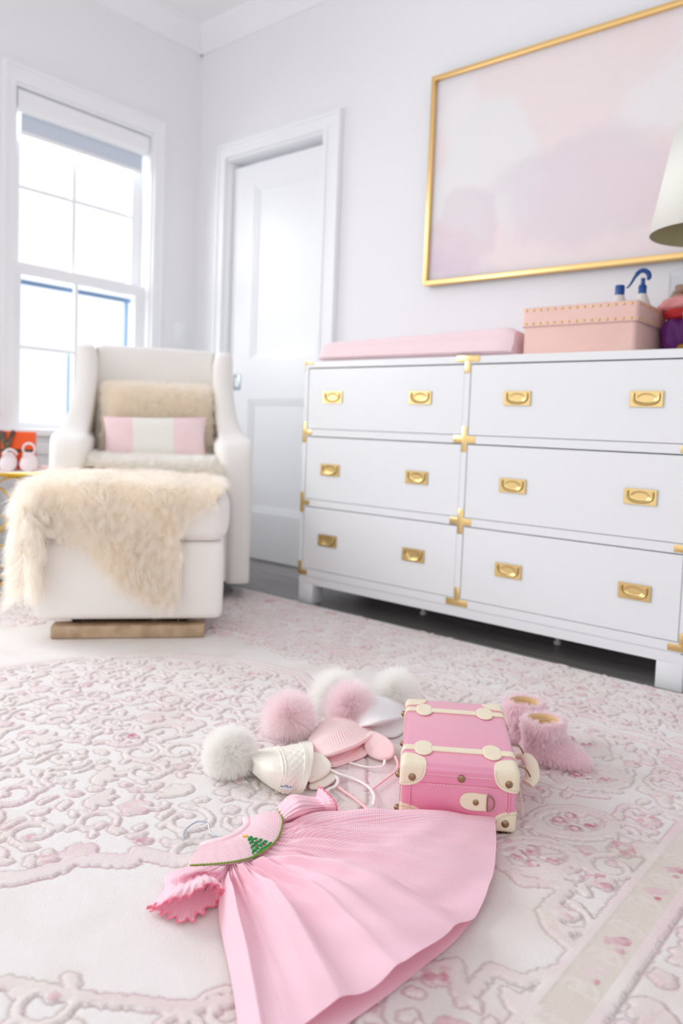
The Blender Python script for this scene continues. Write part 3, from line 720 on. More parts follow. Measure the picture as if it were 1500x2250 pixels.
def build_rug():
    g = np.random.default_rng(21); rd = random.Random(5)
    st = 0.0025
    xs = np.concatenate([np.arange(0.44, 3.06, st), np.linspace(3.07, 3.36, 10)])
    ys = np.concatenate([np.linspace(-3.3, -2.36, 16), np.arange(-2.35, -0.476, st), [-0.476]])
    X, Y = np.meshgrid(xs, ys, indexing='ij')
    H = np.zeros_like(X); Cp = np.zeros_like(X); Cr = np.zeros_like(X); Cb = np.zeros_like(X)
    NZ = g.random((len(xs), len(ys))); NZ = (NZ + np.roll(NZ, 1, 0) + np.roll(NZ, 1, 1) + np.roll(np.roll(NZ, 1, 0), 1, 1)) / 4 - .5
    NZ2 = NZ[::1]; big_ = np.repeat(np.repeat(g.random((len(xs) // 4 + 1, len(ys) // 4 + 1)) - .5, 4, 0), 4, 1)[:len(xs), :len(ys)]
    NZ = NZ * .0050 + big_ * .0022
    fx = lambda x: int((x - 0.44) / st); fy = lambda y: int((y + 2.35) / st) + 16
    ny = len(ys); nx = len(xs)

    def stamp(x, y, r, h, col=(0.5, 0, 0), edge=0.0026):
        if not (0.44 < x < 3.04 and -2.34 < y < -0.478): return
        k = int((r + edge) / st) + 1; i, j = fx(x), fy(y)
        i0, i1, j0, j1 = max(0, i - k), min(nx, i + k + 1), max(16, j - k), min(ny, j + k + 1)
        xx, yy = X[i0:i1, j0:j1], Y[i0:i1, j0:j1]
        dd = np.maximum(0, np.sqrt((xx - x) ** 2 + (yy - y) ** 2) + NZ[i0:i1, j0:j1] * min(1, r / .004))
        v = h * np.clip((r + edge - dd) / edge, 0, 1)
        v = v * (0.86 + 0.14 * np.sqrt(np.clip(1 - (dd / (r + edge)) ** 2, 0, 1)))
        sub = H[i0:i1, j0:j1]; up = v > sub
        sub[up] = v[up]
        on = up & (dd < r + edge)
        for C_, c in ((Cp, col[0]), (Cr, col[1]), (Cb, col[2])): C_[i0:i1, j0:j1][on] = c

    def curve(pts, w0, w1=None, h=1.0, col=(0.5, 0, 0), wob=0.0):
        pts = np.asarray(pts, float); w1 = w0 if w1 is None else w1
        seg = np.linalg.norm(np.diff(pts, axis=0), axis=1); L = seg.sum(); n = max(2, int(L / 0.0022))
        cs = np.concatenate([[0], np.cumsum(seg)]); t = np.linspace(0, L, n)
        xx = np.interp(t, cs, pts[:, 0]); yy = np.interp(t, cs, pts[:, 1])
        for k in range(n):
            f = k / (n - 1); r = w0 + (w1 - w0) * f + wob * math.sin(k * 0.9)
            stamp(xx[k], yy[k], max(0.0012, r), h, col)

    def leaf(x, y, a, L, w, h=1.0, col=(0.3, 0, 0)):
        n = max(4, int(L / 0.0025))
        for k in range(n):
            f = k / (n - 1); q = a + 0.5 * (f - .5)
            stamp(x + L * f * math.cos(q), y + L * f * math.sin(q), max(0.0015, w * math.sin(math.pi * min(1, f * 0.95 + .05)) ** .8), h, col)

    def scroll(x, y, r, a0, sg, col, tail=True):
        pts = []
        for k in range(26):
            f = k / 25; a = a0 + sg * f * 4.6; rr = r * (1 - 0.68 * f)
            pts.append((x + rr * math.cos(a), y + rr * math.sin(a)))
        curve(pts, 0.0036, 0.0030, 1, col)
        stamp(pts[-1][0], pts[-1][1], 0.0065, 1.05, (0.5, rd.choice([0, 0, 0, 0, 0.4]), 0))
        if tail:
            p0 = pts[0]; ta = a0 - sg * math.pi / 2; q = []
            for k in range(12):
                f = k / 11; a = ta + sg * -0.9 * f
                q.append((p0[0] + r * 1.5 * f * math.cos(a), p0[1] + r * 1.5 * f * math.sin(a)))
            curve(q, 0.0036, 0.0024, 1, col)
            leaf(q[-1][0], q[-1][1], ta - sg * .9 + 0.5, 0.024, 0.0065, 1, (0.2, 0, 0.2))
        for k in (6, 13):
            leaf(pts[k][0], pts[k][1], a0 + sg * k / 25 * 4.6 + rd.uniform(-.5, .5), 0.02, 0.0055, 1, (0.25, 0, .1))

    def flower(x, y, r, rose, n=5):
        a0 = rd.uniform(0, 6.28)
        for k in range(n):
            a = a0 + 2 * math.pi * k / n; c = (0.7, rose * rd.uniform(.2, 1), 0.0)
            stamp(x + r * .62 * math.cos(a), y + r * .62 * math.sin(a), r * .42, 1.0, c)
        stamp(x, y, r * .3, 1.12, (0.1, 0, 0.5))

    def fill(test, dens, seed, sc=1.0, big=True):
        r_ = random.Random(seed)
        P = []
        xr = [p[0] for p in test[1]]; yr = [p[1] for p in test[1]]
        area = (max(xr) - min(xr)) * (max(yr) - min(yr))

        def pois(md, tries, jobs):
            pts = []
            for _ in range(tries):
                x, y = r_.uniform(min(xr), max(xr)), r_.uniform(min(yr), max(yr))
                if not (0.47 < x < 3.02 and -2.32 < y < -0.5): continue
                if not test[0](x, y): continue
                if all((x - a) ** 2 + (y - b_) ** 2 > md * md for a, b_ in pts): pts.append((x, y))
            for x, y in pts: jobs(x, y)
        if big:
            def j1(x, y):
                t = r_.random()
                if t < .66: scroll(x, y, r_.uniform(.026, .042) * sc, r_.uniform(0, 6.28), r_.choice((-1, 1)), (r_.uniform(.1, .5), 0, 0))
                elif t < .86: flower(x, y, r_.uniform(.016, .026) * sc, r_.choice((0, 0, .1, .2, .8)))
                else:
                    a = r_.uniform(0, 6.28)
                    for k in range(4): leaf(x, y, a + k * 0.75, .036 * sc, .009 * sc, 1, (.2, 0, .15))
            pois(dens, int(area / dens ** 2 * 14), j1)

        def j2(x, y):
            i, j = fx(x), fy(y)
            if H[max(0, i - 3):i + 4, max(0, j - 3):j + 4].max() > 0.01: return
            t = r_.random(); a = r_.uniform(0, 6.28)
            if t < .45: leaf(x, y, a, r_.uniform(.014, .03), r_.uniform(.004, .0075), 1, (r_.uniform(0, .5), 0, r_.uniform(0, .3)))
            elif t < .75:
                k = np.linspace(0, 1, 8); c = r_.uniform(-14, 14) / .1; L = r_.uniform(.025, .055)
                curve(np.stack([x + L * k * np.cos(a + c * L * k * .5), y + L * k * np.sin(a + c * L * k * .5)], 1), .004, .0025, 1, (.3, 0, 0))
            elif t < .9: stamp(x, y, r_.uniform(.005, .009), 1, (.6, r_.choice((0, 0, .9)), 0)); stamp(x + .008, y + .004, .005, 1, (.6, r_.choice((0, .4)), 0))
            else: flower(x, y, .012, r_.choice((0, 0, .6)))
        pois(dens * .34, int(area / (dens * .34) ** 2 * 6), j2)

    med = [(1.287, -1.602), (1.338, -1.403), (1.45, -1.232), (1.562, -1.162), (1.686, -1.09), (1.841, -1.07), (1.95, -1.13), (2.1, -1.22), (2.3, -1.38),
           (2.40, -1.50), (2.42, -1.60), (2.38, -1.72), (2.33, -1.827), (2.261, -1.858), (2.277, -1.876), (2.21, -1.931), (2.217, -1.957), (2.20, -2.01),
           (2.184, -2.026), (2.05, -2.2), (1.8, -2.36), (1.5, -2.36), (1.3, -2.0)]
    spA = [(2.05, -0.90), (2.2, -1.02), (2.35, -1.15), (2.45, -1.30), (2.6, -1.45), (2.722, -1.521), (2.781, -1.48), (2.778, -1.562), (2.806, -1.594), (2.846, -1.606), (2.846, -0.90)]
    spB = [(2.846, -1.66), (2.82, -1.705), (2.781, -1.71), (2.783, -1.78), (2.744, -1.734), (2.66, -1.86), (2.56, -2.0), (2.46, -2.07), (2.38, -2.11), (2.3, -2.4), (2.846, -2.4)]
    bord = [(0.44, -0.476), (0.44, -2.4), (0.86, -2.4), (0.90, -1.5), (0.95, -1.15), (1.1, -1.05), (1.3, -0.99), (1.5, -0.97), (1.7, -0.99), (1.85, -0.94), (2.05, -0.90), (2.91, -0.90), (2.91, -0.476)]
    one = lambda poly: (lambda x, y: bool(in_poly(np.array([[x]]), np.array([[y]]), poly)[0, 0]))

    def shrink(poly, f=0.975):
        c = np.mean(poly, 0); return [tuple(c + (np.array(p) - c) * f) for p in poly]
    # edge bands
    curve(med + [med[0]], .0085, .0085, 1, (.35, 0, 0), .0025)
    curve(shrink(med, .965) + [shrink(med, .965)[0]], .0045, .0045, 1, (.5, 0, 0), .001)
    curve(spA[:-1], .0065, .0065, 1, (.7, 0, .3), .0015)
    curve(spB[:-1], .0065, .0065, 1, (.6, 0, .2), .0012)
    # inner filled wedges of the brackets (beige pink)
    for P in ([(2.722, -1.521), (2.781, -1.48), (2.778, -1.562), (2.74, -1.55)], [(2.781, -1.71), (2.783, -1.78), (2.735, -1.765), (2.744, -1.734)]):
        pass
    # explicit ovals and flowers near the little case
    def oval(cx, cy, a, b_, rot, col=(.6, 0, .1), w=.0045):
        t = np.linspace(0, 2 * math.pi, 50)
        x = cx + a * np.cos(t) * math.cos(rot) - b_ * np.sin(t) * math.sin(rot); y = cy + a * np.cos(t) * math.sin(rot) + b_ * np.sin(t) * math.cos(rot)
        curve(np.stack([x, y], 1), w, w, 1, col, .0008)
    for cx, cy in ((2.705, -1.447), (2.705, -1.305), (2.655, -1.115), (2.56, -0.985)):
        oval(cx, cy, .062, .040, .75); oval(cx, cy, .074, .052, .75, (.4, 0, .2), .003)
        for k, (dx, dy) in enumerate(((-.02, -.014), (.012, -.022), (-.012, .014), (.026, .012))):
            stamp(cx + dx, cy + dy, .0105, 1.0, (.9, .9, 0)); stamp(cx + dx, cy + dy, .0055, 1.15, (.2, .1, .2))
        leaf(cx + .01, cy + .005, .7, .035, .006, 1, (.3, 0, .2)); leaf(cx - .02, cy + .0, 1.9, .022, .005, 1, (.3, 0, .2))
    for x, y, s in ((2.80, -1.33, .02), (2.80, -1.21, .018), (2.76, -1.38, .017), (2.81, -1.44, .019), (2.79, -1.10, .02), (2.70, -1.86, .022), (2.80, -1.83, .02), (2.80, -1.55, .016), (2.80, -1.93, .02)):
        flower(x, y, s, .7)
    scroll(2.77, -1.45, .03, 1.0, 1, (.4, 0, .2)); scroll(2.79, -1.27, .03, 2.0, -1, (.5, 0, .1)); scroll(2.77, -1.0, .03, 3, 1, (.5, 0, 0))
    # border lines
    yy = lambda x: [(x, -2.33), (x, -0.48)]
    curve(yy(2.846), .0065, .0065, 1, (.8, 0, 0)); curve(yy(2.911), .0075, .0075, 1, (.75, 0, 0))
    curve([(0.95, -0.815), (2.85, -0.815)], .005, .005, 1, (.6, 0, 0)); curve([(0.75, -0.865), (2.85, -0.865)], .005, .005, 1, (.6, 0, 0))
    # raised beige band with sunk flowers
    band = (X > 2.852) & (X < 2.905) & (Y > -2.34)
    H[band] = np.maximum(H[band], .72); Cb[band] = 1.0; Cp[band] = .15
    for k, y in enumerate(np.arange(-2.3, -0.9, .0735)):
        kind = k % 3
        if kind < 2:
            for q in range(3):
                stamp(2.872 + .007 * q, y + .006 * q, .0085, .95, (.9, .55 + .4 * q / 2 if kind == 1 else .25, 0))
            stamp(2.888, y - .01, .005, 1.0, (.8, .9, 0))
        for s in (-1, 1):
            t = np.linspace(0, 1, 20); cx, cy = 2.879 + s * .008, y + .037
            curve(np.stack([cx + s * .012 * np.cos(5 * t), cy + .013 * np.sin(5 * t) + .01 * t], 1), .0030, .002, 1.0, (.3, 0, .45))
    # outer ivory band motifs
    for k, y in enumerate(np.arange(-2.3, -0.55, .11)):
        a = 2.2 if k % 2 else -2.0
        for q in range(5): leaf(2.965 + (.012 if k % 2 else 0), y, a + (q - 2) * .55, .045 - .004 * abs(q - 2), .009, 1, (.5, .15 if q == 2 else 0, .3))
        flower(3.015, y + .05, .022, .9); flower(2.945, y + .055, .013, .2)
    fill((one(shrink(med, .95)), med), .074, 3)
    fill((one(shrink(spA, .97)), spA), .085, 4)
    fill((one(shrink(spB, .97)), spB), .085, 5, .95)
    bt = one(bord)
    fill((lambda x, y: bt(x, y) and y < -0.49, bord), .07, 6, .85)
    # soft distressed washes
    def vnoise(sc, seed):
        g2 = np.random.default_rng(seed); n = 64; G = g2.random((n, n))
        u = X * sc % n; v = Y * sc % n; i = u.astype(int) % n; j = v.astype(int) % n; fu = u - np.floor(u); fv = v - np.floor(v)
        fu = fu * fu * (3 - 2 * fu); fv = fv * fv * (3 - 2 * fv); i1, j1 = (i + 1) % n, (j + 1) % n
        return (G[i, j] * (1 - fu) + G[i1, j] * fu) * (1 - fv) + (G[i, j1] * (1 - fu) + G[i1, j1] * fu) * fv
    n1 = .6 * vnoise(9, 1) + .4 * vnoise(23, 2); n2 = .6 * vnoise(6, 3) + .4 * vnoise(17, 4); n3 = .5 * vnoise(60, 5) + .5 * vnoise(130, 6)
    lin = lambda *c: np.array(srgb(*c)[:3])
    base = lin(245, 240, 238)[None, None] * np.ones(X.shape + (3,))
    mixc = lambda A, c, f: A * (1 - f[..., None]) + lin(*c) * f[..., None]
    infield = in_poly(X, Y, bord) | in_poly(X, Y, spA) | in_poly(X, Y, spB) | (X > 2.911)
    base = mixc(base, (238, 226, 225), np.clip((n1 - .4) * 1.8, 0, 1) * infield * .6)
    base = mixc(base, (224, 209, 194), np.clip((n2 - .42) * 2.2, 0, 1) * .5)
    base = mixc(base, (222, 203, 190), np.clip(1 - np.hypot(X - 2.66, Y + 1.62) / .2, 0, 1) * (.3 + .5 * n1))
    on = np.clip(H, 0, 1)
    base = mixc(base, (243, 232, 226), on * .6)
    base = mixc(base, (236, 208, 214), on * Cp * np.clip(n1 * 1.8 - .3, 0, 1) * .95)
    base = mixc(base, (222, 208, 192), on * Cb * .8)
    base = mixc(base, (200, 104, 130), on * Cr * np.clip(n3 * 1.5, .35, 1))
    # carved grooves around the raised motifs, tinted pink and taupe
    body = H > 0.05
    near = np.zeros_like(body)
    for di, dj in ((1, 0), (-1, 0), (0, 1), (0, -1), (1, 1), (-1, -1), (1, -1), (-1, 1)):
        near |= np.roll(np.roll(body, di, 0), dj, 1)
    groove = (near & ~body).astype(float)
    groove = np.maximum(groove, .55 * np.roll(groove, 1, 0))
    base = mixc(base, (218, 180, 188), groove * np.clip(n1 * 1.4, .15, 1) * .75)
    base = mixc(base, (198, 184, 172), groove * np.clip(1 - n1 * 1.6, 0, 1) * .7)
    Z = 0.0105 + H * 0.0023 - groove * .0014 + (n3 - .5) * 0.0007
    edge = np.minimum.reduce([(X - 0.44) / .006, (3.36 - X) / .006, (-0.476 - Y) / .006, (Y + 3.3) / .006])
    Z = np.where(edge < 1, 0.002 + (Z - 0.002) * np.sqrt(np.clip(edge, 0, 1)), Z)
    nU, nV = X.shape
    co = np.stack([X, Y, Z], -1).reshape(-1, 3)
    ii, jj = np.meshgrid(np.arange(nU - 1), np.arange(nV - 1), indexing='ij')
    a = (ii * nV + jj).ravel(); q = np.stack([a, a + nV, a + nV + 1, a + 1], 1)
    me = bpy.data.meshes.new('area_rug')
    me.vertices.add(len(co)); me.vertices.foreach_set('co', co.ravel().astype(np.float32))
    me.loops.add(q.size); me.loops.foreach_set('vertex_index', q.ravel().astype(np.int32))
    me.polygons.add(len(q)); me.polygons.foreach_set('loop_start', np.arange(0, q.size, 4, dtype=np.int32))
    me.polygons.foreach_set('use_smooth', np.ones(len(q), bool))
    me.update(calc_edges=True)
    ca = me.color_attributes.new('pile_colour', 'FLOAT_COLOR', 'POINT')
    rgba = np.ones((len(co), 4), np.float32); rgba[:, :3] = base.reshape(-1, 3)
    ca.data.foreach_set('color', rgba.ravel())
    m = bpy.data.materials.new('carved_wool_pile'); m.use_nodes = True
    nt = m.node_tree; b = nt.nodes['Principled BSDF']
    b.inputs['Roughness'].default_value = .95; b.inputs['Sheen Weight'].default_value = .25; b.inputs['Specular IOR Level'].default_value = .2
    at = nt.nodes.new('ShaderNodeAttribute'); at.attribute_name = 'pile_colour'
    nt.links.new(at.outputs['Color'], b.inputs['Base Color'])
    tc = nt.nodes.new('ShaderNodeTexCoord'); mp = nt.nodes.new('ShaderNodeMapping'); mp.inputs['Rotation'].default_value = (0, 0, .7); mp.inputs['Scale'].default_value = (1, 2.6, 1)
    n = nt.nodes.new('ShaderNodeTexNoise'); n.inputs['Scale'].default_value = 420; n.inputs['Detail'].default_value = 3
    bn = nt.nodes.new('ShaderNodeBump'); bn.inputs['Distance'].default_value = .0022; bn.inputs['Strength'].default_value = .8
    nt.links.new(tc.outputs['Object'], mp.inputs['Vector']); nt.links.new(mp.outputs['Vector'], n.inputs['Vector'])
    nt.links.new(n.outputs['Fac'], bn.inputs['Height']); nt.links.new(bn.outputs['Normal'], b.inputs['Normal'])
    me.materials.append(m)
    o = bpy.data.objects.new('area_rug', me); SC.collection.objects.link(o)
    tag(o, 'large ivory rug with carved pale pink scrollwork and roses, covering most of the floor', 'rug')
    return o


build_rug()


# ------------------------------------------------------------------ the dresser
def build_dresser():
    XA, XB, YF, YB = 1.222, 2.626, -0.4477, -0.03
    D_ = thing('dresser', 'wide white six-drawer campaign dresser with brass corners and recessed brass pulls', 'dresser', (XA, YF, 0))
    W, DP = XB - XA, YB - YF
    lac = M['lacquer']; xm = W / 2
    m_ = Mesh()
    e = .018
    m_.box(0, W, 0, DP, .876, .90, .0015)                      # top
    m_.box(0, e, 0, DP, .1065, .876); m_.box(W - e, W, 0, DP, .1065, .876)
    m_.box(e, W - e, DP - .01, DP, .1065, .876)
    m_.box(0, W, 0, DP, .1065, .1315)
    for zc in (.639, .379): m_.box(e, W - e, 0, DP - .01, zc - .0125, zc + .0125)
    m_.box(xm - .010, xm + .010, 0, DP - .01, .1315, .876)
    m_.build('carcass', lac, D_, smooth=False)
    m_ = Mesh().box(.012, W - .012, .006, DP - .006, .098, .1065).box(.006, W - .006, .003, .03, .073, .099, .002).box(.006, W - .006, DP - .03, DP, .073, .1065)
    m_.box(.003, .03, .003, DP, .073, .099).box(W - .03, W - .003, .003, DP, .073, .099)
    m_.build('apron', lac, D_, smooth=False)
    for x in (0.003, W - .073):
        for y in (.003, DP - .06):
            Mesh().box(x, x + .070, y, y + .057, 0.0, .0735, .002).build('leg', lac, D_)
    for x in (.44, .96): Mesh().lathe([(.011, 0), (.011, .01), (.006, .012), (.006, .098)], (x, .2, 0), 12).build('support_foot', M['trimw'], D_)
    rows = [(.6515, .876), (.3915, .6265), (.1315, .3665)]
    g = .0028
    first = None
    for ri, (z0, z1) in enumerate(rows):
        hz = (.7687, .506, .247)[ri]
        for ci, (x0, x1) in enumerate(((e, xm - .010), (xm + .010, W - e))):
            dr = Mesh().box(x0 + g, x1 - g, .0012, .02, z0 + g * .7, z1 - g - .001, .0012).build('drawer', lac, D_, smooth=False)
            hs = (.1413, xm - .1769) if ci == 0 else (xm + .1769, W - .1413)
            for hx in hs:
                if first is None:
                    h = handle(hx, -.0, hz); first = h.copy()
                else:
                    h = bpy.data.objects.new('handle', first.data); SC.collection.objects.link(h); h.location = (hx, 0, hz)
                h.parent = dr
    t = -.0014
    def br(boxes, scr):
        q = Mesh()
        for a, b_, c, d in boxes: q.box(a, b_, t, .003, c, d, .0004)
        for sx, sz in scr: q.lathe([(.0028, t + .0002), (.0026, t - .0006), (.0001, t - .0009)], (sx, 0, sz), 10, axis='y')
        q.build('brass_corner', M['brass'], D_)
    h = .0095
    for zc in (.639, .379):
        br([(xm - .040, xm + .040, zc - h - .002, zc + h + .002), (xm - h, xm + h, zc - .040, zc + .040)], ((xm - .03, zc), (xm + .03, zc), (xm, zc + .03), (xm, zc - .03)))
        br([(-.0008, .017, zc - .038, zc + .038), (.01, .045, zc - h, zc + h)], ((.008, zc + .03), (.036, zc)))
        br([(W - .017, W + .0008, zc - .038, zc + .038), (W - .045, W - .01, zc - h, zc + h)], ((W - .008, zc + .03), (W - .036, zc)))
    br([(xm - .042, xm + .042, .881, .9008), (xm - h, xm + h, .846, .885)], ((xm - .03, .89), (xm + .03, .89), (xm, .855)))
    br([(xm - .040, xm + .040, .108, .130), (xm - h, xm + h, .125, .168)], ((xm - .03, .119), (xm + .03, .119), (xm, .158)))
    br([(-.0008, .040, .888, .9008)], ((.03, .894),)); br([(W - .040, W + .0008, .888, .9008)], ((W - .03, .894),))
    br([(-.0008, .017, .108, .158), (.01, .045, .108, .127)], ((.008, .15), (.036, .118)))
    br([(W - .017, W + .0008, .108, .158), (W - .045, W - .01, .108, .127)], ((W - .008, .15), (W - .036, .118)))
    # brass caps wrapping onto the left side
    for z0, z1 in ((.86, .9008), (.601, .677), (.341, .417), (.108, .158)): Mesh().box(-.0012, .001, -.0008, .038, z0, z1, .0003).build('brass_corner', M['brass'], D_)


def handle(hx, hy, hz):
    w, h = .044, .0212
    q = Mesh()
    nx_, nz_ = 45, 23
    P = np.zeros((nx_, nz_, 3))
    for i in range(nx_):
        for j in range(nz_):
            x = -w + 2 * w * i / (nx_ - 1); z = -h + 2 * h * j / (nz_ - 1)
            rr = ((x / .024) ** 2 + ((z - .001) / .0125) ** 2)
            dep = .0022 * (1 - 1 / (1 + math.exp(-(rr - 1) * 14)))
            P[i, j] = (x, -.0030 + dep, z)
    q.grid(P)
    # rim of the plate
    q.box(-w, w, -.0028, .0015, -h, -h + .0006); q.box(-w, w, -.0028, .0015, h - .0006, h); q.box(-w, -w + .0006, -.0028, .0015, -h, h); q.box(w - .0006, w, -.0028, .0015, -h, h)
    path = [(-.0335, -.0055, .0145), (-.0340, -.0055, .004), (-.031, -.0055, -.0055), (-.020, -.0055, -.0120), (0, -.0055, -.0143), (.020, -.0055, -.0120), (.031, -.0055, -.0055), (.0340, -.0055, .004), (.0335, -.0055, .0145)]
    pp = catmull(path, 30)
    q.tube(pp, .0021, 8, up=(0, 1, 0))
    for s in (-1, 1): q.lathe([(.0026, -.003), (.0026, -.0065), (.0015, -.0072)], (s * .0335, 0, .0150), 10, axis='y')
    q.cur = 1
    shade_path = pp.copy(); shade_path[:, 1] = -.0030; shade_path[:, 0] *= 1.0
    q.tube(shade_path, .0036, 8, flat=.16, up=(0, 1, 0))  # flat dark ring behind the bail, painted in as its shadow
    o = q.build('handle', [M['brass'], M['bail_shadow']])
    o.location = (hx, hy, hz)
    return o


build_dresser()


# ------------------------------------------------------------------ painting above the dresser
pt = thing('framed_painting', 'large abstract painting in pale pink and lilac with a thin gold frame above the dresser', 'painting', (1.448, 0, 1.227))
PW, PH = 1.32, 0.79
fr = Mesh()
f = .017
for a in ((0, PW, 0, f), (0, PW, PH - f, PH), (0, f, 0, PH), (PW - f, PW, 0, PH)): fr.box(a[0], a[1], -.042, -.002, a[2], a[3], .0015)
fr.build('frame', M['gold'], pt)
Mesh().box(f - .001, PW - f + .001, -.026, -.004, f - .001, PH - f + .001).build('canvas', M['canvas'], pt, smooth=False)


# ------------------------------------------------------------------ things on the dresser
TOP = 0.9008
# changing pad
cp = thing('changing_pad', 'long changing pad in a pale pink velvet cover on the dresser top', 'changing pad', (1.278, -0.435, TOP))
rings = []
L_, DEP = .79, .385
for i in range(40):
    u = i / 39; x = L_ * u
    e_ = min(u, 1 - u) * L_
    k = min(1, (max(e_, 0) / .03)) ** .5
    z1 = .068 + .018 * u
    sec = [(0.0, .004), (.0, .045), (.004, z1 * .9), (.02, z1), (.06, z1 * .98), (.12, .058), (DEP / 2, .048), (DEP - .12, .058), (DEP - .06, z1 * .98), (DEP - .02, z1), (DEP - .004, z1 * .9), (DEP, .045), (DEP, .004), (DEP / 2, .001)]
    c = (DEP / 2, .04)
    rings.append([(x, c[0] + (y - c[0]) * (.955 + .045 * k), .0 + max(0.0, z * (.84 + .16 * k))) for y, z in sec])
P = np.stack([catmull(np.array(r), 56, closed=True) for r in rings]); P[..., 2] = np.maximum(P[..., 2], 0.0)
Mesh().loft(P).build('padded_cover', M['pad'], cp)

# studded basket
bk = thing('studded_storage_box', 'blush pink leatherette storage box with two rows of gold studs, on the dresser', 'storage box', (2.094, -0.42, TOP))
BW, BD, BH = .340, .232, .138
m_ = Mesh()
def shell(m_, x0, x1, y0, y1, z0, z1, t, r=.012, bottom=True):
    o_ = rrect(x0, x1, y0, y1, r, 5); i_ = rrect(x0 + t, x1 - t, y0 + t, y1 - t, max(.002, r - t), 5)
    rg = [[(x, y, z0) for x, y in o_], [(x, y, z1 - .002) for x, y in o_], [(x + (0), y, z1) for x, y in [((a[0] + b_[0]) / 2, (a[1] + b_[1]) / 2) for a, b_ in zip(o_, i_)]], [(x, y, z1 - .002) for x, y in i_], [(x, y, z0 + t) for x, y in i_]]
    m_.loft(rg, cap=bottom)
shell(m_, 0, BW, 0, BD, 0, BH - .004, .006)
m_.build('box_body', M['blush'], bk)
m_ = Mesh(); shell(m_, -.005, BW + .005, -.005, BD + .005, .082, BH, .006, bottom=False); m_.build('folded_cuff', M['blush'], bk)
stud = None
for z in (.090, .129):
    for loc, rz_ in [((.012 + k * (BW - .024) / 14, -.0055, z), 0) for k in range(15)] + [((BW + .0055, .012 + k * (BD - .024) / 8, z), math.pi / 2) for k in range(9)]:
        if stud is None: stud = Mesh()._ball((0, 0, 0), .0036, 10, (1, .6, 1)).build('stud', M['stud'], bk); o = stud
        else: o = stud.copy(); SC.collection.objects.link(o)
        o.location = loc; o.rotation_euler = (0, 0, rz_)

# bottles standing in the box
def bottle(x, y, label, spray):
    b_ = thing('spray_bottle' if spray else 'lotion_bottle', label, 'bottle', (x, y, TOP + .007))
    h = .172 if not spray else .168
    Mesh().lathe([(.022, 0), (.027, .004), (.028, .11), (.026, .135), (.014, h - .004), (.0125, h)], n=28).build('bottle_body', M['bottle'], b_)
    if not spray:
        Mesh().lathe([(.0135, h - .004), (.0138, h + .022), (.0125, h + .026), (0.0001, h + .0265)], n=24).build('cap', M['blue'], b_)
    else:
        s = Mesh().lathe([(.0115, h - .003), (.0115, h + .022), (.009, h + .026), (.006, h + .028), (.006, h + .045)], n=24)
        head = [(.012, 0, h + .040), (.016, 0, h + .048), (.012, 0, h + .060), (.0, 0, h + .067), (-.012, 0, h + .063), (-.020, 0, h + .056)]
        s.tube(catmull(head, 16), [.003, .005, .006, .0068, .007, .0072, .0072, .007, .007, .0068, .0066, .0062, .006, .0056, .0052, .005], 10, up=(0, 1, 0))
        s.build('pump_head', M['blue'], b_)
        Mesh().tube(catmull([(-.013, 0, h + .060), (-.022, 0, h + .050), (-.029, 0, h + .036), (-.038, 0, h + .022), (-.044, 0, h + .018)], 14), np.linspace(.0052, .002, 14), 10, up=(0, 1, 0)).build('trigger', M['blue'], b_)
    return b_
b1 = bottle(2.336, -.30, 'milky white bottle with a round blue cap standing in the studded box', False)
b2 = bottle(2.402, -.30, 'milky white spray bottle with a blue trigger head standing in the studded box', True)
b2.rotation_euler = (0, 0, .35)

# glass jar with brown cord
j = thing('glass_jar', 'clear glass jar behind the studded box, near the lamp', 'jar', (2.486, -.100, TOP))
Mesh().lathe([(.001, .002), (.070, .002), (.074, .008), (.074, .262), (.0755, .266), (.073, .266), (.0715, .262), (.0715, .010), (.068, .006), (.001, .006)], n=48, cap=False).build('jar_body', M['glass'], j)
hb = Mesh()
for k in range(5):
    t = np.linspace(0, 2 * math.pi, 40, endpoint=False)
    P = np.stack([(.052 + .008 * math.sin(k)) * np.cos(t + k), (.052 + .006 * math.cos(k * 2)) * np.sin(t + k), .182 + .009 * k + .008 * np.sin(t * 2 + k)], 1)
    hb.tube(P, .010, 8, closed=True)
for k in range(4):
    t = np.linspace(0, 2 * math.pi, 40, endpoint=False)
    P = np.stack([.05 * np.cos(t + k), .05 * np.sin(t + k), .018 + .045 * k + .008 * np.sin(t * 2 + k)], 1)
    hb.tube(P, .015, 8, closed=True)
o = hb.build('coiled_cord', M['hairbrown']); o.location = (2.486, -.100, TOP)
tag(o, 'brown satin cord coiled inside the clear glass jar', 'cord')

# crumpled cloths beside the box
def crumple(name, label, cat, m, c, s, seed, amp=.35):
    g = np.random.default_rng(seed); b = bmesh.new()
    bmesh.ops.create_icosphere(b, subdivisions=4, radius=1)
    ks = g.normal(0, 2.2, (9, 3)); ph = g.random(9) * 6.28
    for v in b.verts:
        q = np.array(v.co[:]); n = sum(abs(math.sin(k @ q + p)) for k, p in zip(ks, ph)) / 9
        q = q * (1 - amp / 2 + amp * n * 1.3)
        v.co = Vector((q[0] * s[0], q[1] * s[1], max(q[2], -.98) * s[2]))
    mm = Mesh().bm(b); b.free()
    z = min(v[2] for v in mm.v)
    mm.v = [(x, y, zz - z) for x, y, zz in mm.v]
    o = mm.build(name, m); o.location = c
    return tag(o, label, cat)
crumple('purple_cloth', 'crumpled purple cloth on the dresser between the studded box and the lamp', 'cloth', M['purple'], (2.488, -.217, TOP), (.040, .036, .062), 3, .6)
crumple('red_cloth', 'small crumpled red cloth lying on top of the purple cloth', 'cloth', M['red'], (2.490, -.217, TOP + .106), (.042, .034, .016), 4, .5)
crumple('coral_cloth', 'crumpled coral pink cloth heaped above the red cloth in front of the jar', 'cloth', M['coral'], (2.487, -.215, TOP + .130), (.052, .034, .022), 5, .5)

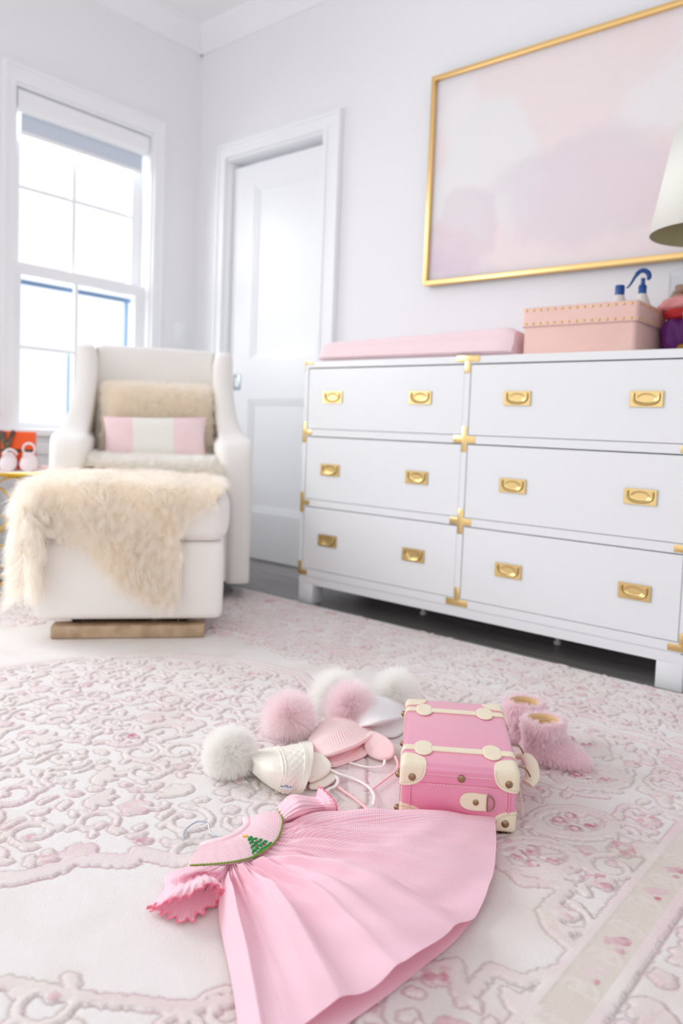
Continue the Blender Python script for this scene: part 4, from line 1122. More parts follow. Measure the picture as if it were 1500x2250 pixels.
# table lamp (mostly outside the picture)
lp = thing('table_lamp', 'table lamp with a white tapered shade at the right end of the dresser', 'lamp', (2.575, -.315, TOP))
sh = Mesh()
n = 48
def cone(r0, z0, r1, z1): return [[(r * math.cos(2 * math.pi * k / n), r * math.sin(2 * math.pi * k / n), z) for k in range(n)] for r, z in ((r0, z0), (r1, z1))]
sh.grid(cone(.150, .318, .100, .60), closed_v=True)
o = sh.build('lamp_shade', M['shade'], lp)
sm = o.modifiers.new('thickness', 'SOLIDIFY'); sm.thickness = .002
sh = Mesh().grid(cone(.1475, .3185, .0975, .5995), closed_v=True); sh.build('shade_lining', M['shade_in'], lp)
Mesh().lathe([(.0001, .0), (.055, .0), (.057, .006), (.050, .014), (.030, .022), (.014, .028), (.0001, .03)], n=32).tube([(.056 * math.cos(t), .056 * math.sin(t), .016) for t in np.linspace(0, 2 * math.pi, 32, endpoint=False)], .006, 8, closed=True).build('gold_base', M['stud'], lp, smooth=True)
Mesh().lathe([(.012, .028), (.03, .04), (.046, .075), (.05, .11), (.04, .15), (.02, .185), (.012, .2)], n=24).build('crystal_body', mat('crystal', (1, 1, 1, 1), .03, trans=1.0), lp)
Mesh().lathe([(.008, .19), (.008, .42), (.012, .43), (.012, .46)], n=16).tube([(-.1, 0, .57), (.1, 0, .57)], .002, 6).tube([(0, -.1, .57), (0, .1, .57)], .002, 6).tube([(0, 0, .45), (0, 0, .6)], .003, 6).build('stem', M['stud'], lp)


# ------------------------------------------------------------------ side table by the window wall
tb = thing('side_table', 'small round brass side table with openwork sides beside the armchair', 'side table', (0.33, -1.15, 0))
TT = .452
Mesh().lathe([(.0001, TT - .006), (.196, TT - .006), (.196, TT), (.0001, TT)], n=48).build('glass_top', M['paper'], tb)
circ = lambda r, z, n=48, c=(0, 0): [(c[0] + r * math.cos(2 * math.pi * k / n), c[1] + r * math.sin(2 * math.pi * k / n), z) for k in range(n)]
Mesh().tube(circ(.197, TT - .006), .0075, 8, closed=True).build('top_rim', M['stud'], tb)
Mesh().tube(circ(.19, .008), .007, 8, closed=True).build('base_ring', M['stud'], tb)
for k in range(6):
    a = k * math.pi / 3 + .35
    q = Mesh(); R0 = .185
    pt_ = lambda da, z: (R0 * math.cos(a + da), R0 * math.sin(a + da), z)
    for zc, rz_ in ((.325, .085), (.12, .085)):
        q.tube([pt_(.47 * math.cos(t), zc + rz_ * math.sin(t)) for t in np.linspace(0, 2 * math.pi, 28, endpoint=False)], .0042, 8, closed=True, up=(0, 0, 1.01))
    q.tube([pt_(0, .405), pt_(0, TT - .01)], .0048, 8); q.tube([pt_(0, .012), pt_(0, .04)], .0048, 8); q.tube([pt_(0, .2), pt_(0, .245)], .0048, 8)
    q.build('openwork_leg', M['stud'], tb)

bx_ = thing('orange_gift_box', 'bright orange box tied with a dark brown ribbon standing on the side table', 'box', (0.286, -1.118, TT), math.radians(50))
Mesh().box(-.105, .105, 0, .05, 0, .145, .001).build('box_body', M['orange'], bx_)
Mesh().box(-.1055, .1055, -.0012, .0512, .066, .077).box(-.030, -.018 + .006, -.0014, .0514, -.0, .1462).build('ribbon_band', M['ribbon'], bx_, smooth=False)
rib = Mesh()
for pts, wd in (([(.012, -.004, .072), (.006, -.010, .10), (-.002, -.012, .125), (.002, -.008, .142)], .009), ([(.014, -.004, .072), (.02, -.011, .10), (.03, -.012, .13), (.036, -.006, .148)], .008),
                ([(.013, -.004, .07), (.016, -.008, .045), (.022, -.006, .02)], .007), ([(.012, -.004, .07), (.006, -.008, .05), (.002, -.006, .03)], .007)):
    rib.tube(catmull(pts, 12), wd, 8, flat=.16, up=(0, 1, 0))
rib._ball((.013, -.005, .072), .010, 10, (1, .7, 1))
rib.build('ribbon_bow', M['ribbon'], bx_)


def baby_shoe(loc, rz, label, loop):
    s = thing('baby_shoe', label, 'shoe', loc, rz, None)
    rg = []
    prof = [(-.055, .012, .012), (-.048, .024, .030), (-.030, .029, .040), (-.005, .030, .044), (.02, .028, .046), (.042, .025, .050), (.055, .012, .048)]
    for y, hw, h in prof:
        rg.append([(hw * math.copysign(abs(math.cos(t)) ** .7, math.cos(t)) * (1 - .28 * max(0, math.sin(t))), y, max(.0, h * (.5 + .5 * math.copysign(abs(math.sin(t)) ** .75, math.sin(t))))) for t in np.linspace(0, 2 * math.pi, 20, endpoint=False)])
    # toe points to -y (towards the room)
    s.scale = (1.05, 1, 1.35)
    P = smooth_rings([r for r in rg], 24, 24); P[..., 2] = np.maximum(P[..., 2], 0)
    Mesh().loft(P).build('upper', M['shoe'], s)
    b_ = Mesh()
    b_.tube(catmull([(-.018, -.032, .044), (-.002, -.036, .050), (.012, -.030, .049)], 10), .0045, 8, flat=.5)
    b_.tube(catmull([(.018, -.032, .044), (.002, -.036, .050), (-.012, -.030, .049)], 10), .0045, 8, flat=.5)
    b_.build('bow', M['shoe'], s)
    if loop:
        Mesh().tube([(.020 * math.cos(t), .01, .060 + .016 * math.sin(t)) for t in np.linspace(0, 2 * math.pi, 28, endpoint=False)], .0035, 8, closed=True, up=(0, 1, 0)).build('ankle_strap', M['shoe'], s)
    else:
        Mesh().tube(catmull([(-.02, .01, .046), (0, .006, .058), (.022, .0, .052), (.027, .0, .043)], 14), .0035, 8, up=(0, 1, 0)).build('ankle_strap', M['shoe'], s)
baby_shoe((0.368, -1.140, TT), math.radians(60), 'white baby shoe in front of the orange box, strap folded flat', False)
baby_shoe((0.402, -1.080, TT), math.radians(60), 'white baby shoe in front of the orange box, its strap standing up in a loop', True)
bs = thing('card_stack', 'small white and pale pink stack at the right edge of the side table', 'stack of cards', (.400, -1.008, TT), math.radians(45))
Mesh().box(-.03, .03, -.02, .04, 0, .009, .001).build('lower_card', M['paper'], bs); Mesh().box(-.028, .028, -.016, .036, .009, .016, .001).build('upper_card', M['bookpink'], bs)


# ------------------------------------------------------------------ ottoman
OW, OD, OT = .548, .455, .440
ot = thing('ottoman', 'ivory upholstered glider ottoman on washed oak runners in front of the armchair', 'ottoman', (1.096, -1.422, 0), math.radians(50.15))
Z0 = .0125
pb = Mesh().box(.053, .4915, .0, .066, Z0, Z0 + .036, .002).build('front_runner', M['oak'], ot)
Mesh().box(.053, .4915, OD - .08, OD - .02, Z0, Z0 + .036, .002).build('rear_runner', M['oak'], ot)
Mesh().box(.10, .135, .06, OD - .03, Z0 + .004, Z0 + .040, .002).box(.41, .445, .06, OD - .03, Z0 + .004, Z0 + .040, .002).build('side_rail', M['oak'], ot)
Mesh().box(.105, .13, .05, OD - .06, Z0 + .036, .072).box(.415, .44, .05, OD - .06, Z0 + .036, .072).box(.09, .46, .08, OD - .05, .058, .075).build('glide_mechanism', M['dark'], ot, smooth=False)
q = Mesh(); soft_box(q, .004, OW - .004, .0, OD, .066, .300, .022, .004, 20); q.build('ottoman_body', M['linen'], ot)
q = Mesh(); soft_box(q, -.006, OW + .004, -.006, OD + .002, .302, OT, .040, .010, 24); q.build('top_cushion', M['linen'], ot)


def hide_surface(poly, mapf, step=.012, thick=.008):
    """flat skin outline laid over furniture; returns a Mesh with real thickness"""
    us = [p[0] for p in poly]; ws = [p[1] for p in poly]
    U_s = np.arange(min(us), max(us) + step, step); W_s = np.arange(min(ws), max(ws) + step, step)
    UU, WW = np.meshgrid((U_s[:-1] + U_s[1:]) / 2, (W_s[:-1] + W_s[1:]) / 2, indexing='ij')
    ins = in_poly(UU, WW, poly)
    idx = {}; V = []; Fc = []
    def vid(i, j):
        if (i, j) not in idx: idx[(i, j)] = len(V); V.append(mapf(U_s[i], W_s[j]))
        return idx[(i, j)]
    for i in range(ins.shape[0]):
        for j in range(ins.shape[1]):
            if ins[i, j]: Fc.append((vid(i, j), vid(i + 1, j), vid(i + 1, j + 1), vid(i, j + 1)))
    return V, Fc


def fold(s, r):
    """distance s past an edge, rounded radius r -> (outward, downward)"""
    if s <= -r: return s, 0.0
    a = (s + r) / r
    if a < math.pi / 2: return -r + r * math.sin(a), r * (1 - math.cos(a))
    return 0.0, r + (s + r - r * math.pi / 2)


def ott_map(u, w):
    top = OT + .020
    wob = .004 * math.sin(19 * u + 2) * math.sin(17 * w)
    f_, fd = fold(w - OD, .045)
    y = -.014 - f_ if True else 0
    y = -(f_) - .014
    g_, gd = fold(-u, .05)
    x = -g_ - .018
    if u > .05: x = u
    if w - OD < -.045: y = OD - w - .014
    down = max(fd, gd) if (gd > .06 or fd > .06) else fd + gd
    if gd > .06 and w > OD - .06: x += .9 * max(0, w - OD + .035) * min(1, (gd - .06) / .08); y = -.022 - .5 * max(0, w - OD)
    puff = .012 * math.exp(-((u - .2) ** 2 + (w - .25) ** 2) / .05)
    return (x + (wob if gd > .05 else 0), y - (wob + .002 if fd > .05 else 0), top - down + wob + puff)


poly = [(-.10, .03), (-.16, .15), (-.20, .30), (-.235, .335), (-.275, .36), (-.285, .42), (-.28, .468), (-.22, .48), (-.12, .475), (-.055, .50), (-.02, .545), (.03, .565), (.09, .572), (.15, .605), (.20, .67),
        (.265, .735), (.345, .775), (.395, .78), (.418, .75), (.42, .64), (.415, .57), (.425, .53), (.465, .50), (.52, .47), (.54, .40), (.53, .2), (.50, -.03), (.3, -.05), (.1, -.05), (-.02, -.03)]
V, Fc = hide_surface(poly, ott_map)
th = thing('sheepskin_throw', 'cream long-haired sheepskin draped over the ottoman, one corner hanging down its front', 'sheepskin', (1.096, -1.422, 0), math.radians(50.15))
hq = Mesh().add(V, Fc); hide = hq.build('hide', M['skin'], th, angle=180, fixn=False)


def orient_up(o, ref):
    """make the normals of a sheet face away from a point"""
    me = o.data; b = bmesh.new(); b.from_mesh(me)
    bmesh.ops.recalc_face_normals(b, faces=b.faces[:])
    s = sum((f.calc_center_median() - Vector(ref)).dot(f.normal) * f.calc_area() for f in b.faces)
    if s < 0: bmesh.ops.reverse_faces(b, faces=b.faces[:])
    b.to_mesh(me); b.free()


orient_up(hide, (.27, .23, .25))
def comb_ott(r):
    c = np.zeros_like(r); c[:, 2] = -.55
    c[:, 0] += np.where((r[:, 1] < -.012) & (r[:, 0] < .075) & (r[:, 2] < .41), .8, 0.0)
    c[:, 0] += .5 * np.sin(r[:, 0] * 31 + r[:, 2] * 22) * .5; c[:, 1] += -.25 + .3 * np.sin(r[:, 0] * 17 + r[:, 1] * 26)
    return c
fur('fur', th, M['fur_cream'], hide, 64000, (lambda r: .043 + .022 * (r[:, 0] < .03)), rad=.00042, comb=comb_ott, spread=.30, droop=.35, clump=.55, clumps=2600, K=6, seed=3, curl=.0035)['kind'] = 'stuff'
s_ = hide.modifiers.new('thickness', 'SOLIDIFY'); s_.thickness = .002; s_.offset = -1


# ------------------------------------------------------------------ armchair (local x from -CW to 0, y into the room corner)
CW, CD = .705, .585
CA = math.radians(54.5)
ch = thing('armchair', 'ivory wingback swivel armchair in the corner by the window', 'armchair', (1.115, -.593, 0), CA)
lin = M['linen']


def side_rings(outer, sgn):
    rg = []
    ks = [(.070, .000, .52, .085, 0), (.074, -.006, .525, .092, 0), (.12, -.008, .53, .092, 0), (.35, -.008, .545, .100, 0), (.50, -.008, .56, .118, 0), (.550, -.004, .562, .128, 0), (.578, .012, .565, .128, 0),
          (.594, .045, .566, .118, 0), (.604, .11, .568, .108, .004), (.62, .18, .57, .100, .012), (.65, .235, .574, .092, .024), (.70, .275, .58, .085, .036), (.77, .30, .588, .080, .046),
          (.85, .325, .596, .078, .05), (.905, .345, .60, .074, .05), (.935, .365, .602, .064, .052), (.950, .40, .598, .046, .06), (.955, .44, .58, .02, .07)]
    for z, y0, y1, t, ins in ks:
        x0 = outer + sgn * ins; x1 = x0 + sgn * t
        a, b_ = min(x0, x1), max(x0, x1)
        rg.append([(x, y, z) for x, y in rrect(a, b_, y0, y1, min(.035, (b_ - a) / 2 - .001), 6)])
    rg = np.array(rg)
    return catmull(rg, 70)


for outer, sgn in ((0.0, -1), (-CW, 1)):
    Mesh().loft(side_rings(outer, sgn)).build('arm', lin, ch, angle=60)
# back
rg = []
for z, y0, y1 in ((.30, .40, .555), (.45, .405, .56), (.70, .43, .585), (.90, .455, .60), (.940, .465, .598), (.955, .485, .585), (.957, .50, .57)):
    rg.append([(x, y, z) for x, y in rrect(-CW + .118 + (0.01 if z > .95 else 0), -.118 - (0.01 if z > .95 else 0), y0, y1, .02, 6)])
rg = catmull(np.array(rg), 40)
for r in rg:
    for p in r: p[2] += .010 * (1 - ((p[0] + CW / 2) / .26) ** 2) * max(0, (p[2] - .6) / .35)
Mesh().loft(rg).build('backrest', lin, ch, angle=60)
for x in (-CW + .121, -.121): Mesh().tube([(x, .408, .5), (x, .428, .70), (x, .448, .90), (x, .47, .945)], .0035, 8).build('piping', mat('beige_welt', srgb(206, 200, 190), .9) if x < -.3 else bpy.data.materials['beige_welt'], ch)  # welt in a darker beige than the linen
q = Mesh(); soft_box(q, -CW + .100, -.100, -.004, .42, .352, .478, .035, .010, 22); q.build('seat_cushion', lin, ch)
q = Mesh(); soft_box(q, -CW + .085, -.085, .004, .50, .072, .345, .015, .003, 16); q.build('front_panel', lin, ch)
Mesh().box(-CW + .02, -.02, .03, .50, .064, .078, .003).lathe([(.0001, .0), (.215, .0), (.215, .018), (.19, .026), (.05, .03), (.05, .066), (.0001, .066)], (-CW / 2, .27, 0), 36).build('swivel_base', M['dark'], ch)


def pillow(mesh_, w, h, t, n=32, pin=.06, cut=None):
    P = np.zeros((2, n + 1, n + 1, 3))
    for s in (0, 1):
        for i in range(n + 1):
            for j in range(n + 1):
                u, v = -1 + 2 * i / n, -1 + 2 * j / n
                e_ = (1 - u ** 4) * (1 - v ** 4)
                x = u * (1 - pin * (1 - v * v) * .9) if True else u; z = v * (1 - pin * (1 - u * u) * .9)
                P[s, i, j] = (x * w / 2, (-1 if s == 0 else 1) * t / 2 * max(0, e_) ** .55, z * h / 2)
    return P


def add_pillow(m_, w, h, t, n=32, cols=None):
    P = pillow(m_, w, h, t, n)
    for s in (0, 1):
        for i in range(n):
            u = -1 + 2 * (i + .5) / n
            m_.cur = 0 if cols is None else cols(u)
            m_.grid(P[s, i:i + 2], flip=bool(s))
    return m_


# fur pillow against the back
pl = thing('fur_pillow', 'wide cream sheepskin pillow leaning against the armchair back', 'pillow')
pl.matrix_world = ch.matrix_basis @ Matrix.Translation((-CW / 2 + .012, .345, .655)) @ Matrix.Rotation(math.radians(-12), 4, 'X')
q = add_pillow(Mesh(), .45, .285, .13); core = q.build('pillow_body', M['skin'], pl, angle=180)
fur('fur', pl, M['fur_cream'], core, 34000, .036, rad=.00045, comb=(0, 0, -.2), spread=.45, droop=.15, clump=.45, clumps=1500, seed=5, curl=.003, keep=lambda c: (c[:, 1] < .03) * 1.0)['kind'] = 'stuff'
# striped lumbar pillow
lp2 = thing('striped_lumbar_pillow', 'pink lumbar pillow with a wide white middle stripe in front of the fur pillow', 'pillow')
lp2.matrix_world = ch.matrix_basis @ Matrix.Translation((-CW / 2 + .004, .222, .590)) @ Matrix.Rotation(math.radians(-14), 4, 'X') @ Matrix.Rotation(math.radians(-2), 4, 'Y')
q = add_pillow(Mesh(), .385, .175, .09, 40, cols=lambda u: 1 if -.44 < u < .33 else 0); q.build('pillow_cover', [M['cushion_pink'], M['cushion_white']], lp2, angle=180)

# white sheepskin on the seat
def seat_map(u, w):
    f_, fd = fold(w - .40, .05)
    y = .395 - w if w < .35 else -f_ - .012
    x = u
    gd = 0
    if u > -.135: gd = .0
    wob = .004 * math.sin(23 * u) * math.sin(19 * w)
    return (x, y, .500 - fd + wob)


poly2 = [(-.59, .02), (-.60, .20), (-.59, .36), (-.48, .40), (-.30, .42), (-.24, .46), (-.17, .50), (-.125, .50), (-.11, .44), (-.10, .3), (-.11, .02)]
th2 = thing('sheepskin_throw', 'white sheepskin spread over the armchair seat behind the ottoman', 'sheepskin', (1.115, -.593, 0), CA)
V, Fc = hide_surface(poly2, seat_map)
hide2 = Mesh().add(V, Fc).build('hide', M['skin'], th2, angle=180, fixn=False)
orient_up(hide2, (-.38, .2, .3))
fur('fur', th2, M['fur_white'], hide2, 30000, .056, rad=.00045, comb=(0, -.35, -.1), spread=.35, droop=.3, clump=.5, clumps=1200, seed=9, curl=.003)['kind'] = 'stuff'
s_ = hide2.modifiers.new('thickness', 'SOLIDIFY'); s_.thickness = .006; s_.offset = -1


# ------------------------------------------------------------------ the little pink case
KW, KD, KZ0, KZL, KZ1 = .190, .305, .020, .087, .1215
case = thing('pink_suitcase', 'small pink vanity suitcase with cream leather straps and corners, standing on the rug', 'suitcase', (2.505, -1.530, 0), math.atan2(.565, .825))


def rbox_pt(p, lo, hi, r, off=0.0):
    p = np.array(p, float); lo = np.array(lo, float); hi = np.array(hi, float)
    inner = np.clip(p, lo + r, hi - r); d = p - inner; L = np.linalg.norm(d)
    return inner + d / (L + 1e-12) * (r + off)


def rounded_block(lo, hi, r):
    m_ = Mesh(); m_.box(lo[0], hi[0], lo[1], hi[1], lo[2], hi[2], r, 5); return m_


rounded_block((.0025, .0025, KZ0), (KW - .0025, KD - .0025, KZL + .01), .006).build('case_body', M['pinkcase'], case)
lid = rounded_block((0, 0, KZL), (KW, KD, KZ1), .009)
lid.build('lid', M['pinkcase'], case)
# feet
for x in (.02, KW - .02):
    for y in (.02, KD - .02): Mesh().lathe([(.008, .0112), (.008, KZ0 + .001)], (x, y, 0), 12).build('foot', M['antique'], case)
# piping down the front corners
for x in (.0165, KW - .0145): Mesh().tube([(x, .0005, KZL), (x, .0, .06), (x + (.001 if x < .1 else -.001), .0005, .052)], .0016, 8).build('piping', M['pinkcase'], case)


def corner_cap(m_, cx, cy, cz, sx, sy, sz, lo, hi, r, Rs):
    """three quarter patches that meet over one corner of the block"""
    C0 = np.array([cx, cy, cz], float); S = np.array([sx, sy, sz], float)
    for ax in range(3):
        a, b_ = [k for k in range(3) if k != ax]
        P = np.zeros((9, 15, 3)); Q = np.zeros((9, 15, 3))
        for i in range(9):
            for j in range(15):
                f = i / 8; t = math.pi / 2 * j / 14
                Ra, Rb = Rs[a], Rs[b_]
                # squarish outer line
                k = 1 / max(abs(math.cos(t)) ** 2.6 + abs(math.sin(t)) ** 2.6, 1e-6) ** (1 / 2.6)
                p = C0.copy(); p[a] += S[a] * Ra * f * k * math.cos(t); p[b_] += S[b_] * Rb * f * k * math.sin(t)
                P[i, j] = rbox_pt(p, lo, hi, r, .0016); Q[i, j] = rbox_pt(p, lo, hi, r, -.0008)
        m_.grid(P); m_.grid(Q)
        m_.grid(np.stack([P[-1], Q[-1]]))


lo, hi = (0, 0, KZL - .03), (KW, KD, KZ1)
lo2, hi2 = (.0025, .0025, KZ0), (KW - .0025, KD - .0025, KZL + .06)
for cx, sx in ((0, 1), (KW, -1)):
    for cy, sy in ((0, 1), (KD, -1)):
        q = Mesh(); corner_cap(q, cx, cy, KZ1, sx, sy, -1, lo, hi, .009, (.041, .040, .0355)); q.build('leather_corner', M['cream_leather'], case, fixn=True, angle=60)
        q = Mesh(); corner_cap(q, cx + .0025 * sx, cy + .0025 * sy, KZ0, sx, sy, 1, lo2, hi2, .006, (.040, .036, .034)); q.build('leather_corner', M['cream_leather'], case, fixn=True, angle=60)


def rivet(m_, x, y, z, r, ax, s):
    prof = [(r, 0), (r * .96, r * .22), (r * .6, r * .40), (.0001, r * .46)]
    if ax == 'y': m_.lathe([(a, y + s * b_) for a, b_ in prof], (x, 0, z), 18, axis='y')
    elif ax == 'x': m_.lathe([(a, x + s * b_) for a, b_ in prof], (0, y, z), 18, axis='x')


for x, z, r in ((.019, .1005, .0062), (KW - .0165, .1005, .0062), (.098, .1035, .0062), (KW - .019, .034, .0062), (.019, .034, .0062)):
    q = Mesh(); rivet(q, x, -.0012 if z > .05 else .0012, z, r, 'y', -1); q.build('rivet', M['antique'], case)
q = Mesh()
for y, z, dome in ((.022, .093, 1), (.072, .074, 1), (KD - .03, .100, 1), (.022, .036, 1), (KD - .022, .036, 1)):
    q = Mesh()
    s, x0 = (-1, -.001)
    q.lathe([(.0052, x0), (.0058, x0 - .002), (.0052, x0 - .0052), (.003, x0 - .0072), (.0001, x0 - .008)], (0, y, z), 16, axis='x')
    q.build('side_stud', M['antique'], case)

# straps over the lid with round leather tabs
def strap_path(y, off=.0012):
    pts = []
    for x in [0, .002, .004, .006, .008] + list(np.linspace(.012, KW - .012, 30)) + [KW - .008, KW - .006, KW - .004, KW - .002, KW]: pts.append(rbox_pt((x, y, KZ1), (0, -1, KZL - .03), (KW, 2, KZ1), .009, off))
    L_s = [(-off, y, z) for z in np.linspace(.03, KZ1 - .012, 8)]
    R_s = [(KW + off, y, z) for z in np.linspace(KZ1 - .012, .045, 8)]
    return np.array(L_s + [tuple(p) for p in pts] + R_s)


def band(m_, path, hw, t, side):
    """flat strip: path centre line, half width hw along unit vector side, thickness t"""
    P = np.asarray(path, float); T = np.gradient(P, axis=0); T /= np.linalg.norm(T, axis=1)[:, None]
    side = np.array(side, float); N = np.cross(side, T); N /= np.linalg.norm(N, axis=1)[:, None]
    rg = [[P[i] - side * hw - N[i] * t, P[i] - side * hw + N[i] * t * .6, P[i] - side * hw * .7 + N[i] * t, P[i] + side * hw * .7 + N[i] * t, P[i] + side * hw + N[i] * t * .6, P[i] + side * hw - N[i] * t] for i in range(len(P))]
    m_.loft(rg)


for y in (.064, .243):
    q = Mesh(); band(q, strap_path(y), .0095, .0011, (0, -1, 0)); q.build('strap', M['cream_leather'], case, angle=50)
    for x in (.036, .151):
        q = Mesh()
        out = []
        for k in range(40):
            t = 2 * math.pi * k / 40
            r = .0182 * (1 - .20 * math.exp(-((abs(math.cos(t)) - 1) / .045) ** 2))
            out.append((x + r * .92 * math.cos(t), y + r * 1.62 * math.sin(t)))
        q.loft([[(a, b_, KZ1 + .0006) for a, b_ in out], [(a, b_, KZ1 + .0022) for a, b_ in out], [(x + (a - x) * .9, y + (b_ - y) * .9, KZ1 + .0030) for a, b_ in out]])
        q.build('strap_tab', M['cream_leather'], case, angle=50)
# stitching
def dashes(a, b_, L=.0034, gap=.0018, t=.0004):
    q = Mesh(); a = np.array(a, float); b_ = np.array(b_, float); D_ = np.linalg.norm(b_ - a); d = (b_ - a) / D_; k = 0.0
    while k + L < D_:
        p, r = a + d * k, a + d * (k + L); q.tube([p, (p + r) / 2, r], t, 5); k += L + gap
    q.build('stitching', M['stitch'], case)
dashes((.043, -.0004, KZL + .0195), (KW - .042, -.0004, KZL + .0195)); dashes((.043, -.0004, KZL + .004), (KW - .042, -.0004, KZL + .004))
for x in (.0187, KW - .0167): dashes((x + .0022 * (1 if x < .1 else -1), .0018, .083), (x + .0022 * (1 if x < .1 else -1), .0018, .056))
for y in (.064, .243):
    for dy in (-.0070, .0070): dashes((.056, y + dy, KZ1 + .0024), (.131, y + dy, KZ1 + .0024), t=.0003)
# arcs of stitches on the front leather corners
thread = mat('tan_thread', srgb(190, 160, 130), .8)
for cx, sx, cz, sz, Ra, Rb in ((0, 1, KZ1, -1, .037, .031), (KW, -1, KZ1, -1, .037, .031), (0, 1, KZ0, 1, .036, .030), (KW, -1, KZ0, 1, .036, .030)):
    q = Mesh()
    for k in range(12):
        pp = []
        for t in (math.pi / 2 * (k + .25) / 12, math.pi / 2 * (k + .75) / 12):
            kk = 1 / (abs(math.cos(t)) ** 2.6 + abs(math.sin(t)) ** 2.6) ** (1 / 2.6)
            pp.append((cx + sx * Ra * kk * math.cos(t), -.0019 if sz < 0 else .0006, cz + sz * Rb * kk * math.sin(t)))
        q.tube([pp[0], tuple((np.array(pp[0]) + np.array(pp[1])) / 2), pp[1]], .0004, 5)
    q.build('corner_stitching', thread, case)
# fold line seam of the lid
Mesh().box(.03, KW - .03, -.0006, .002, KZL + .0165, KZL + .0175).build('lid_seam', M['pinkcase'], case)
# front tab with ring
q = Mesh(); tx, tz = .1195, .0665
out = [(tx + .021, tz + .0125), (tx + .017, tz + .0135), (tx - .004, tz + .0145), (tx - .016, tz + .0115), (tx - .0225, tz + .003), (tx - .0215, tz - .006), (tx - .013, tz - .0125), (tx + .0, tz - .0145), (tx + .017, tz - .0135), (tx + .021, tz - .0125)]
out = catmull(out, 44, closed=True)
q.loft([[(a, .0022, b_) for a, b_ in out], [(a, .0000, b_) for a, b_ in out], [(tx + (a - tx) * .94, -.0012, tz + (b_ - tz) * .94) for a, b_ in out]]); q.build('ring_tab', M['cream_leather'], case, angle=50)
q = Mesh(); rivet(q, tx + .003, -.0012, tz, .0048, 'y', -1); q.build('rivet', M['antique'], case)
Mesh().tube([(tx + .022 + .0105 * math.cos(t), -.0025, tz + .0125 * math.sin(t)) for t in np.linspace(-math.pi / 2, math.pi / 2, 18)] + [(tx + .021, -.0025, tz + .008), (tx + .021, -.0025, tz - .008)], .0011, 8, closed=True, up=(0, 1, 0)).build('ring', M['antique'], case)
# right side: clasps, handle, strap ends
for y in (.064, .243):
    q = Mesh().box(KW, KW + .003, y - .008, y + .008, .062, .100, .001)
    q.tube([(KW + .005, y - .009, .100), (KW + .005, y + .009, .100), (KW + .005, y + .009, .074), (KW + .005, y - .009, .074)], .0013, 8, closed=True, up=(1, 0, 0))
    q.tube([(KW + .003, y, .088), (KW + .008, y, .085), (KW + .008, y, .070)], .0018, 8); q._ball((KW + .006, y, .066), .0036, 10, (1, 1, 1))
    q.build('buckle', M['antique'], case)
    for dy in (-.002, .003):
        q = Mesh(); band(q, catmull([(KW + .002, y + dy, .078), (KW + .010, y + dy * 2, .062), (KW + .012, y + dy * 3 - .004, .045), (KW + .016 + dy, y + dy * 3 - .010, .028)], 14), .0032, .0007, (0, 1, 0)); q.build('strap_end', M['cream_leather'], case, angle=50)
q = Mesh()
hy0, hy1 = .100, .200
for y, s in ((hy0, 1), (hy1, -1)):
    Mesh().tube(catmull([(KW, y, .078), (KW + .010, y + .001 * s, .086), (KW + .024, y + .002 * s, .082), (KW + .033, y + .003 * s, .066), (KW + .030, y + .004 * s, .056)], 20), .0015, 8).build('handle_ring', M['antique'], case)
    Mesh().box(KW, KW + .002, y - .006, y + .006, .066, .090, .0006).build('handle_plate', M['antique'], case)
q = Mesh()
pth = catmull([(KW + .026, hy0 - .006, .060), (KW + .036, hy0 + .006, .066), (KW + .040, (hy0 + hy1) / 2, .070), (KW + .036, hy1 - .006, .066), (KW + .026, hy1 + .006, .060)], 26)
q.tube(pth, .0125, 14, flat=.42, up=(0, 0, 1)); q.build('carry_handle', M['cream_leather'], case, angle=60)


# ------------------------------------------------------------------ hats
def A(name): return np.array(DATA[name], float)


def knit_relief(P, amp, nu_, nv_, u0=0.0, u1=1.0):
    """add small cable bumps to a lofted surface between ring fractions u0..u1"""
    nu, nv = P.shape[:2]; c = P.mean(1, keepdims=True)
    for i in range(nu):
        f = i / (nu - 1)
        if not (u0 <= f <= u1): continue
        for j in range(nv):
            d = P[i, j] - c[i, 0]; L = np.linalg.norm(d) + 1e-9
            P[i, j] += d / L * amp * (math.sin(nu_ * 6.283 * f) * math.sin(nv_ * 6.283 * j / nv + 3.0 * (int(nu_ * f) % 2)))
    return P


def flap(name, pts, m, parent, base, t=.0045):
    P = np.array(pts) - base
    o_ = catmull(P, 44, closed=True); c = o_.mean(0)
    sh = lambda f, dz: [tuple(c + (p - c) * f + np.array([0, 0, dz])) for p in o_]
    low = lambda f, dz: [tuple(np.array([(c + (p - c) * f)[0], (c + (p - c) * f)[1], max((c + (p - c) * f)[2] + dz, .0150)])) for p in o_]
    q = Mesh(); q.loft([low(.55, -t), low(.95, -t), low(1.0, -t * .4), sh(1.0, .0), sh(.95, t * .5), sh(.8, t * .35), sh(.4, t * .6)])
    return q.build(name, m, parent, angle=180)


def cord(name, pts, r, m, parent, base, flat=.6):
    P = catmull(np.array(pts) - base, 40); P[:, 2] = np.maximum(P[:, 2], .0152 + r * flat)
    return Mesh().tube(P, r, 10, flat=flat).build(name, m, parent)


def pompom(parent, base, pos, r, L, m, n, seed, rad=.00030, droop=.25, comb=(0, 0, 0), clump=.25):
    c = np.array(pos) - base
    q = Mesh()._ball((0, 0, 0), r, 24, (1, 1, 1)); q.v = [(x + c[0], y + c[1], z + c[2]) for x, y, z in q.v]
    core = q.build('pompom', m, parent, angle=180)
    f = fur('fur', core, m, core, n, L, rad=rad, comb=comb, spread=.28, droop=droop, clump=clump, clumps=700, K=5, seed=seed, zmin=.0145, curl=.0015, lvar=.28)
    f['kind'] = 'stuff'
    return core


base = np.array([0, 0, 0])
